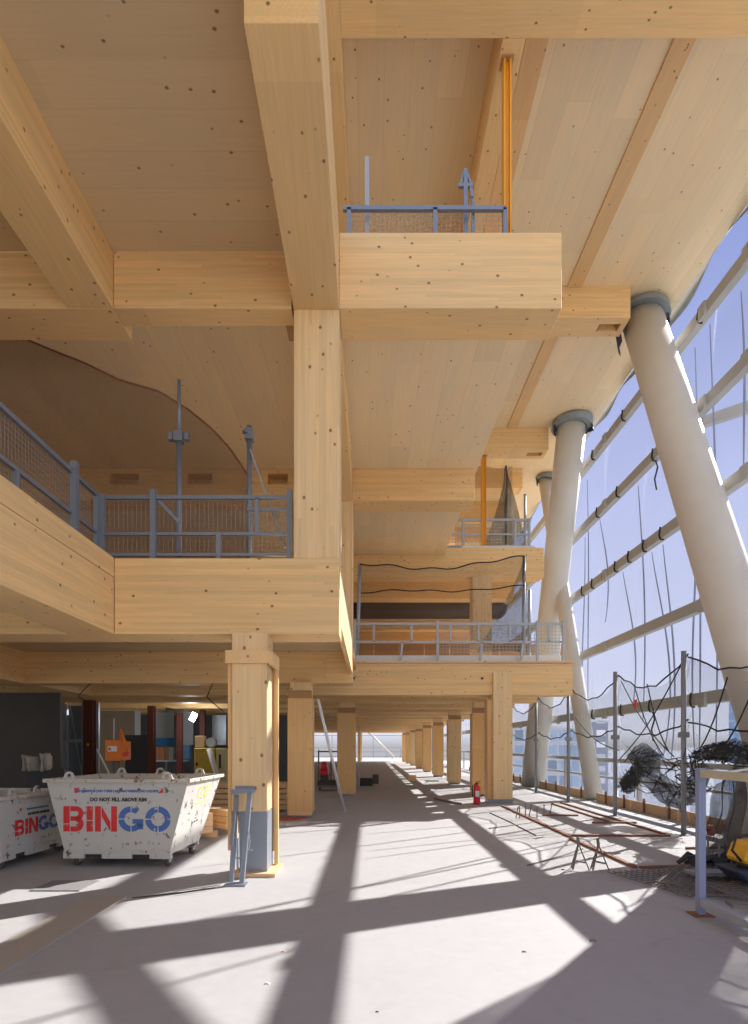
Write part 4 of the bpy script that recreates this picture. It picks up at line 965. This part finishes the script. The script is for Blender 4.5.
mb = MB().bar((3.2, 5.35, .19), (4.0, 5.2, .17), .16, .03); tag(mb.build('steel_plank', 'rebar'), 'dark steel offcut behind the frame bottom rail', 'plank')
for i, (px, py) in enumerate(((708, 866), (719, 867), (725, 862), (736, 862), (741, 860), (731, 868))):
    x, y_ = fl(px, py); h_ = (.36, .30, .33, .34, .30, .33)[i]
    tag(MB().tube([(x, y_, 0), (x, y_, h_)], .014, 6).build('starter_bar', 'rebar'), '%s thick rusty bar standing behind the frame at the right' % (ordn[i]), 'steel bar', 'starter bars behind the frame')
# yellow machine
mx_, my_ = 4.18, 6.45
o = thing('plate_compactor', 'yellow site machine with dark base at the right edge', 'machine', (mx_, my_, .14))
mb = MB(); mb.hexa([(mx_-.27, my_-.2, .36), (mx_+.3, my_-.2, .33), (mx_+.3, my_+.2, .33), (mx_-.27, my_+.2, .36), (mx_-.2, my_-.17, .58), (mx_+.28, my_-.17, .60), (mx_+.28, my_+.17, .60), (mx_-.2, my_+.17, .58)]); mb.build('hood', 'machine', o, bevel=.04)
mb = MB(); mb.hexa([(mx_-.22, my_-.2, .15), (mx_+.3, my_-.2, .15), (mx_+.3, my_+.2, .15), (mx_-.22, my_+.2, .15), (mx_-.38, my_-.22, .30), (mx_+.32, my_-.22, .29), (mx_+.32, my_+.22, .29), (mx_-.38, my_+.22, .30)]); mb.build('base_tray', 'membrane', o, bevel=.02)
MB().box(mx_-.1, mx_+.05, my_-.212, my_-.19, .43, .49).build('badge', 'fadeyellow', o)
MB().tube([(mx_-.25, my_-.1, .38), (mx_-.36, my_-.12, .50), (mx_-.3, my_-.1, .64), (mx_-.05, my_-.1, .68)], .014, 6).build('hose', 'black', o)
mb = MB(); mb.box(mx_-.15, mx_+.25, my_-.15, my_+.15, .30, .345); mb.build('engine_block', 'rubber', o)

# ================================================================== dark interior at the left
def pxw(px, d): return (px-370)*d/600
D = 15.9
o = MB().box(-17.5, pxw(60, D), D, D+.1, 0, ZB[0]).build('wall_left', 'darkpanel'); tag(o, kind='structure')
D = 27.0
wl = MB(); wl.box(-17.5, -3.7, D, D+.2, 0, ZB[0]-.02); struct(wl, 'wall_back', plain('grey core wall', (.13, .135, .14), .8, 0, .3, .8))
# stud frame
D = 19.0
o = thing('stud_frame', 'silver steel stud frame right of the dark board', 'stud frame', (pxw(78, D), D, 0))
for px, w_ in ((63, .14), (83, .1), (96, .16)): MB().box(pxw(px, D)-w_/2, pxw(px, D)+w_/2, D, D+.1, 0, 2.98).build('stud', 'foil', o)
MB().box(pxw(64, D), pxw(82, D), D+.01, D+.09, 1.72, 1.82).build('noggin', 'foil', o)
MB().bar((pxw(67, D), D+.2, 2.9), (pxw(80, D), D+.2, .4), .03).build('brace', 'foil', o)
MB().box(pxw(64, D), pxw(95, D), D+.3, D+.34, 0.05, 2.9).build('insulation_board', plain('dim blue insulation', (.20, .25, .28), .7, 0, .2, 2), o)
# red columns
for i, (px, w_, d) in enumerate(((88, 10, 18.4), (150.5, 6.5, 21), (179, 5, 23), (202, 5, 23.5))):
    x = pxw(px, d); hw = w_*d/600/2
    mb = MB(); mb.box(x-hw, x+hw, d, d+.02, 0.02, ZB[0]); mb.box(x-.015, x+.015, d+.021, d+.2, 0.02, ZB[0]); mb.box(x-hw, x+hw, d+.201, d+.22, .02, ZB[0])
    o = thing('red_steel_column', '%s dark red steel column behind the skips' % (ordn[i]+' from the left'), 'column', (x, d, 0), 'dark red steel columns')
    mb.build('section', 'redsteel', o); MB().box(x-hw-.04, x+hw+.04, d-.04, d+.26, 0, .02).build('base_plate', 'redsteel', o)
    if i == 0: MB().box(x-.03, x+.03, d-.012, d-.001, 1.6, 1.68).build('sticker', 'machine', o)
# core wall panels
def panel(px0, px1, py0, py1, d, mat, label, cat='panel', th=.06, name='wall_panel', group=None):
    x0, x1 = pxw(px0, d), pxw(px1, d); z0 = max(0, 1.6+(746-py1)*d/600); z1 = min(ZB[0]-.01, 1.6+(746-py0)*d/600)
    o = MB().box(x0, x1, d, d+th, z0, z1).build(name, mat, bevel=.006); return tag(o, label, cat, group)
panel(97, 134, 690, 790, 24, 'tanpanel', 'tan board wall behind the orange cabinet')
panel(134.5, 140, 690, 790, 24, 'insul', 'narrow pale strip right of the tan board wall')
panel(156, 173.5, 705, 742, 25, 'insul', 'pale insulation panel between two dark red columns')
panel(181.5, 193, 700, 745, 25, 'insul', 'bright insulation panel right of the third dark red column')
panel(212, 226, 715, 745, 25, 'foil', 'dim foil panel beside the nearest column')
panel(156, 173, 738, 746, 24.2, 'bluetarp', 'blue crate on the shelf behind the skips', 'crate', .5, 'storage_crate')
panel(182.5, 189, 745, 759, 24.2, plain('blue box', (.10, .22, .42), .6), 'blue box leaning by the third dark red column', 'box', .3, 'storage_box')
for i, (a, b_) in enumerate(((155.5, 159.5), (160, 164.5), (165, 168))):
    panel(a, b_, 746.6, 760, 24.3, plain('salmon board %d' % i, (.55, .25, .13), .7), '%s salmon board standing under the blue crate' % ('left', 'middle', 'right')[i], 'board', .2, 'standing_board', 'salmon boards under the crate')
panel(168.5, 173, 747, 760, 24.3, 'insul', 'pale board standing beside the salmon boards', 'board', .2, 'standing_board')
o = thing('work_bench', 'grey bench with a pale top behind the large skip', 'bench', (pxw(165, 23.8), 23.8, 0))
d = 23.8
MB().box(pxw(150, d), pxw(183, d), d, d+.8, .98, 1.03).build('bench_top', 'insul', o)
for px in (151, 166, 182): MB().box(pxw(px, d)-.03, pxw(px, d)+.03, d, d+.06, 0, .98).build('leg', 'galv', o)
panel(125, 148, 735, 790, 21.5, plain('dark screen', (.06, .065, .07), .5), 'dark screen board beside the orange cabinet', 'board', .05, 'screen_board')
# yellow cabinet
d = 21.5
o = thing('site_cabinet', 'mustard yellow site cabinet behind the large skip', 'cabinet', (pxw(205, d), d, 0))
MB().box(pxw(194, d), pxw(215, d), d, d+.7, .05, 1.6+(746-748)*d/600).build('body', plain('mustard', (.52, .36, .04), .5), o, bevel=.02)
MB().box(pxw(216, d), pxw(226, d), d, d+.7, .05, 1.52).build('side_box', plain('cream box', (.58, .52, .28), .6), o, bevel=.02)
mb = MB(); mb.box(pxw(196, d), pxw(198, d), d-.03, d-.001, .9, 1.0); mb.box(pxw(219, d), pxw(221, d), d-.02, d-.001, .8, 1.3); mb.build('latch', 'black', o)
MB().box(pxw(195, d), pxw(225, d), d+.05, d+.6, 0, .05).build('base', 'black', o)
panel(195, 204, 736, 747.3, 21.6, 'plankX', 'small timber box on top of the yellow cabinet', 'box', .3, 'storage_box')
x = pxw(210.5, 21.6); tag(MB().tube([(x, 21.6, 1.73), (x, 21.95, 1.73)], .17, 16).build('cable_reel', 'foil'), 'round silver reel on top of the yellow cabinet', 'reel')
mb = MB().tube([P(209, 749, 21.3), P(216, 772, 21.2), (pxw(216.3, 21.1), 21.1, .02)], .09, 8); tag(mb.build('flexible_duct', 'white'), 'white duct hanging down before the yellow cabinet', 'duct')
# lit lamp
d = 22
o = thing('work_light', 'lit white work light hanging behind the skips', 'lamp', P(193, 717, d))
q = P(193, 717, d)
MB().bar((q[0]-.06, d, q[2]-.14), (q[0]+.08, d, q[2]+.14), .2, .05, (0, 1, 0)).build('lit_panel', 'lamp', o)
MB().bar((q[0]+.1, d+.05, q[2]+.1), (q[0]-1.0, d+.05, 2.98), .08).build('arm', 'black', o)
MB().bar((q[0]-1.0, d+.05, 2.9), (q[0]-1.0, d+.6, 3.01), .05).build('hanger', 'black', o)
pl = bpy.data.lights.new('work_lamp', 'POINT'); pl.energy = 60; pl.color = (.85, .95, 1); pl.shadow_soft_size = .2
plo = bpy.data.objects.new('work_lamp', pl); COL.objects.link(plo); plo.location = (q[0], d-.4, q[2]-.1)
# orange cabinet on a stand
d = 13.0
o = thing('power_distribution_box', 'orange power box on a grey stand behind the large skip', 'power box', (pxw(114, d), d, 0))
x0, x1 = pxw(105, d), pxw(121, d)
MB().box(x0, x1, d, d+.3, 1.6+(746-761)*d/600, 1.6+(746-740)*d/600).build('cabinet', 'orange', o, bevel=.01)
MB().box(x1+.002, x1+.1, d+.02, d+.28, 1.3, 1.7).build('door', 'orange', o)
MB().box(pxw(108, d), pxw(117, d), d-.012, d-.001, 1.48, 1.60).build('label_plate', 'paper', o)
mb = MB(); text_bm(mb, 'A', .09, Matrix.Translation((pxw(109.8, d), d-.014, 1.51)) @ Matrix.Rotation(math.pi/2, 4, 'X'), .002, .006); mb.build('red_symbol', 'red', o)
for x in (pxw(110.5, d), pxw(115.5, d)): MB().tube([(x, d+.15, 0), (x, d+.15, 1.27)], .03, 8).build('stand_leg', 'galv', o)
MB().box(pxw(108, d), pxw(119, d), d, d+.3, 0, .03).build('stand_foot', 'galv', o) if False else None
MB().tube([(pxw(111, d), d+.15, 1.74), (pxw(111, d), d+.15, 2.2)], .015, 6).build('mast', 'galvlight', o)
mb = MB(); mb.tube([(pxw(117, d), d+.2, 1.72), (pxw(119, d), d+.1, 1.95), (pxw(123, d), d, 1.8), (pxw(128, d), d, 1.55), (pxw(124, d), d, 1.45)], .025, 6); mb.build('cable', 'orange', o)
MB().box(pxw(123, d), pxw(128, d), d, d+.1, 1.38, 1.47).build('socket', 'redmetal', o)
mb = MB().bar(P(97, 749, 13.4), P(131, 817, 13.4), .03); tag(mb.build('white_rod', 'white'), 'thin white rod leaning left of the orange power box', 'rod')
# cloth covered item behind left skip
d = 11.0
mb = MB(); mb.sheet(lambda u, v: (pxw(22, d)+.42*u+.03*math.sin(20*u+3*v), d+.15*math.sin(11*u), 1.14+(.30-.04*math.sin(4*u))*v), 16, 6)
o = thing('dust_cover', 'crumpled grey cloth cover behind the smaller skip', 'cloth cover', (pxw(30, d), d, 0))
mb.build('cloth', 'cloth', o, solid=.02)
MB().box(pxw(20, d), pxw(45, d), d+.2, d+.7, 0, 1.15).build('covered_load', 'blackwrap', o)
MB().lathe([(.05, 1.15), (.09, 1.2), (.09, 1.4), (.05, 1.47)], (pxw(44, d), d+.1, 0), 12).build('cloth_roll', 'cloth', o)
# power cable overhead, thin
mb = MB().tube([(-3.55, 13.52, 3.012), P(207, 697, 12.9), P(213, 703, 12.9), P(224, 712, 12.9)], .012, 5); tag(mb.build('hanging_cable', 'netrope'), 'thin dark cable under the beam left of the nearest column', 'cable')
mb = MB().tube([(-6.3, 13.52, 3.012), P(78, 696, 13.0), P(84, 700, 13.0), P(88, 706, 13)], .01, 5); tag(mb.build('hanging_cable', 'netrope'), 'short thin cable under the far left beam', 'cable')
# ================================================================== corridor end
o = thing('guard_rail', 'far guard rail across the end of the corridor', 'guard rail', (0, 83, 0))
for z in (.1, .75, 1.3, 3.0): MB().box(-12, 6.5, 83, 83.08, z, z+.09).build('rail_bar', 'galvlight', o)
for k in range(10): MB().box(-11+1.9*k, -10.9+1.9*k, 83.1, 83.2, 0, 3.2 if k % 3 == 0 else 1.4).build('post', 'galvlight', o)
tag(MB().tube([(3.1, 78, .1), (-1.4, 78, 4.6)], .16, 10).build('steel_tube', 'tube'), 'slanting pale tube at the far end of the corridor', 'steel tube')

# ================================================================== city
struct(MB().box(-900, 1500, 90, 2500, -62, -60), 'ground', 'cityground')
def bld(px0, px1, py0, d, dep, mat, label, name='office_building', group=None, extra=None):
    x0, x1 = pxw(px0, d), pxw(px1, d); z1 = 1.6+(746-py0)*d/600
    o = thing(name, label, 'building', ((x0+x1)/2, d, -60), group)
    MB().box(x0, x1, d, d+dep, -60, z1).build('facade', mat, o)
    MB().box(x0-.3, x1+.3, d-.3, d+dep+.3, z1, z1+.5).build('roof', 'lowrise' if not extra else extra, o)
    return o
bld(512, 584, 728, 130, 10, 'glassblock', 'blue glazed office block seen through the net')
o = bld(585, 608, 722, 170, 3, 'towerwall', 'grey violet tower with balconies beside the glazed block')
o = bld(736, 830, 698, 200, 4, 'glasstower', 'blue glass tower at the right edge')
for k in range(12): MB().box(pxw(732, 200), pxw(737, 200), 198.4, 199.9, 14-k*2.7, 14.3-k*2.7).build('balcony_slab', 'rail', o)
rnd = random.Random(4)
for k in range(34):
    d = 215+24*k; px = rnd.uniform(515, 745); w_ = rnd.uniform(14, 40)*600/d*.6
    top = 746+max(1.5, (rnd.uniform(8, 40))*600/d*.3)
    bld(px, px+w_, top, d, 10, 'lowrise', 'low distant city block behind the floor net', 'city_block', 'distant city blocks')
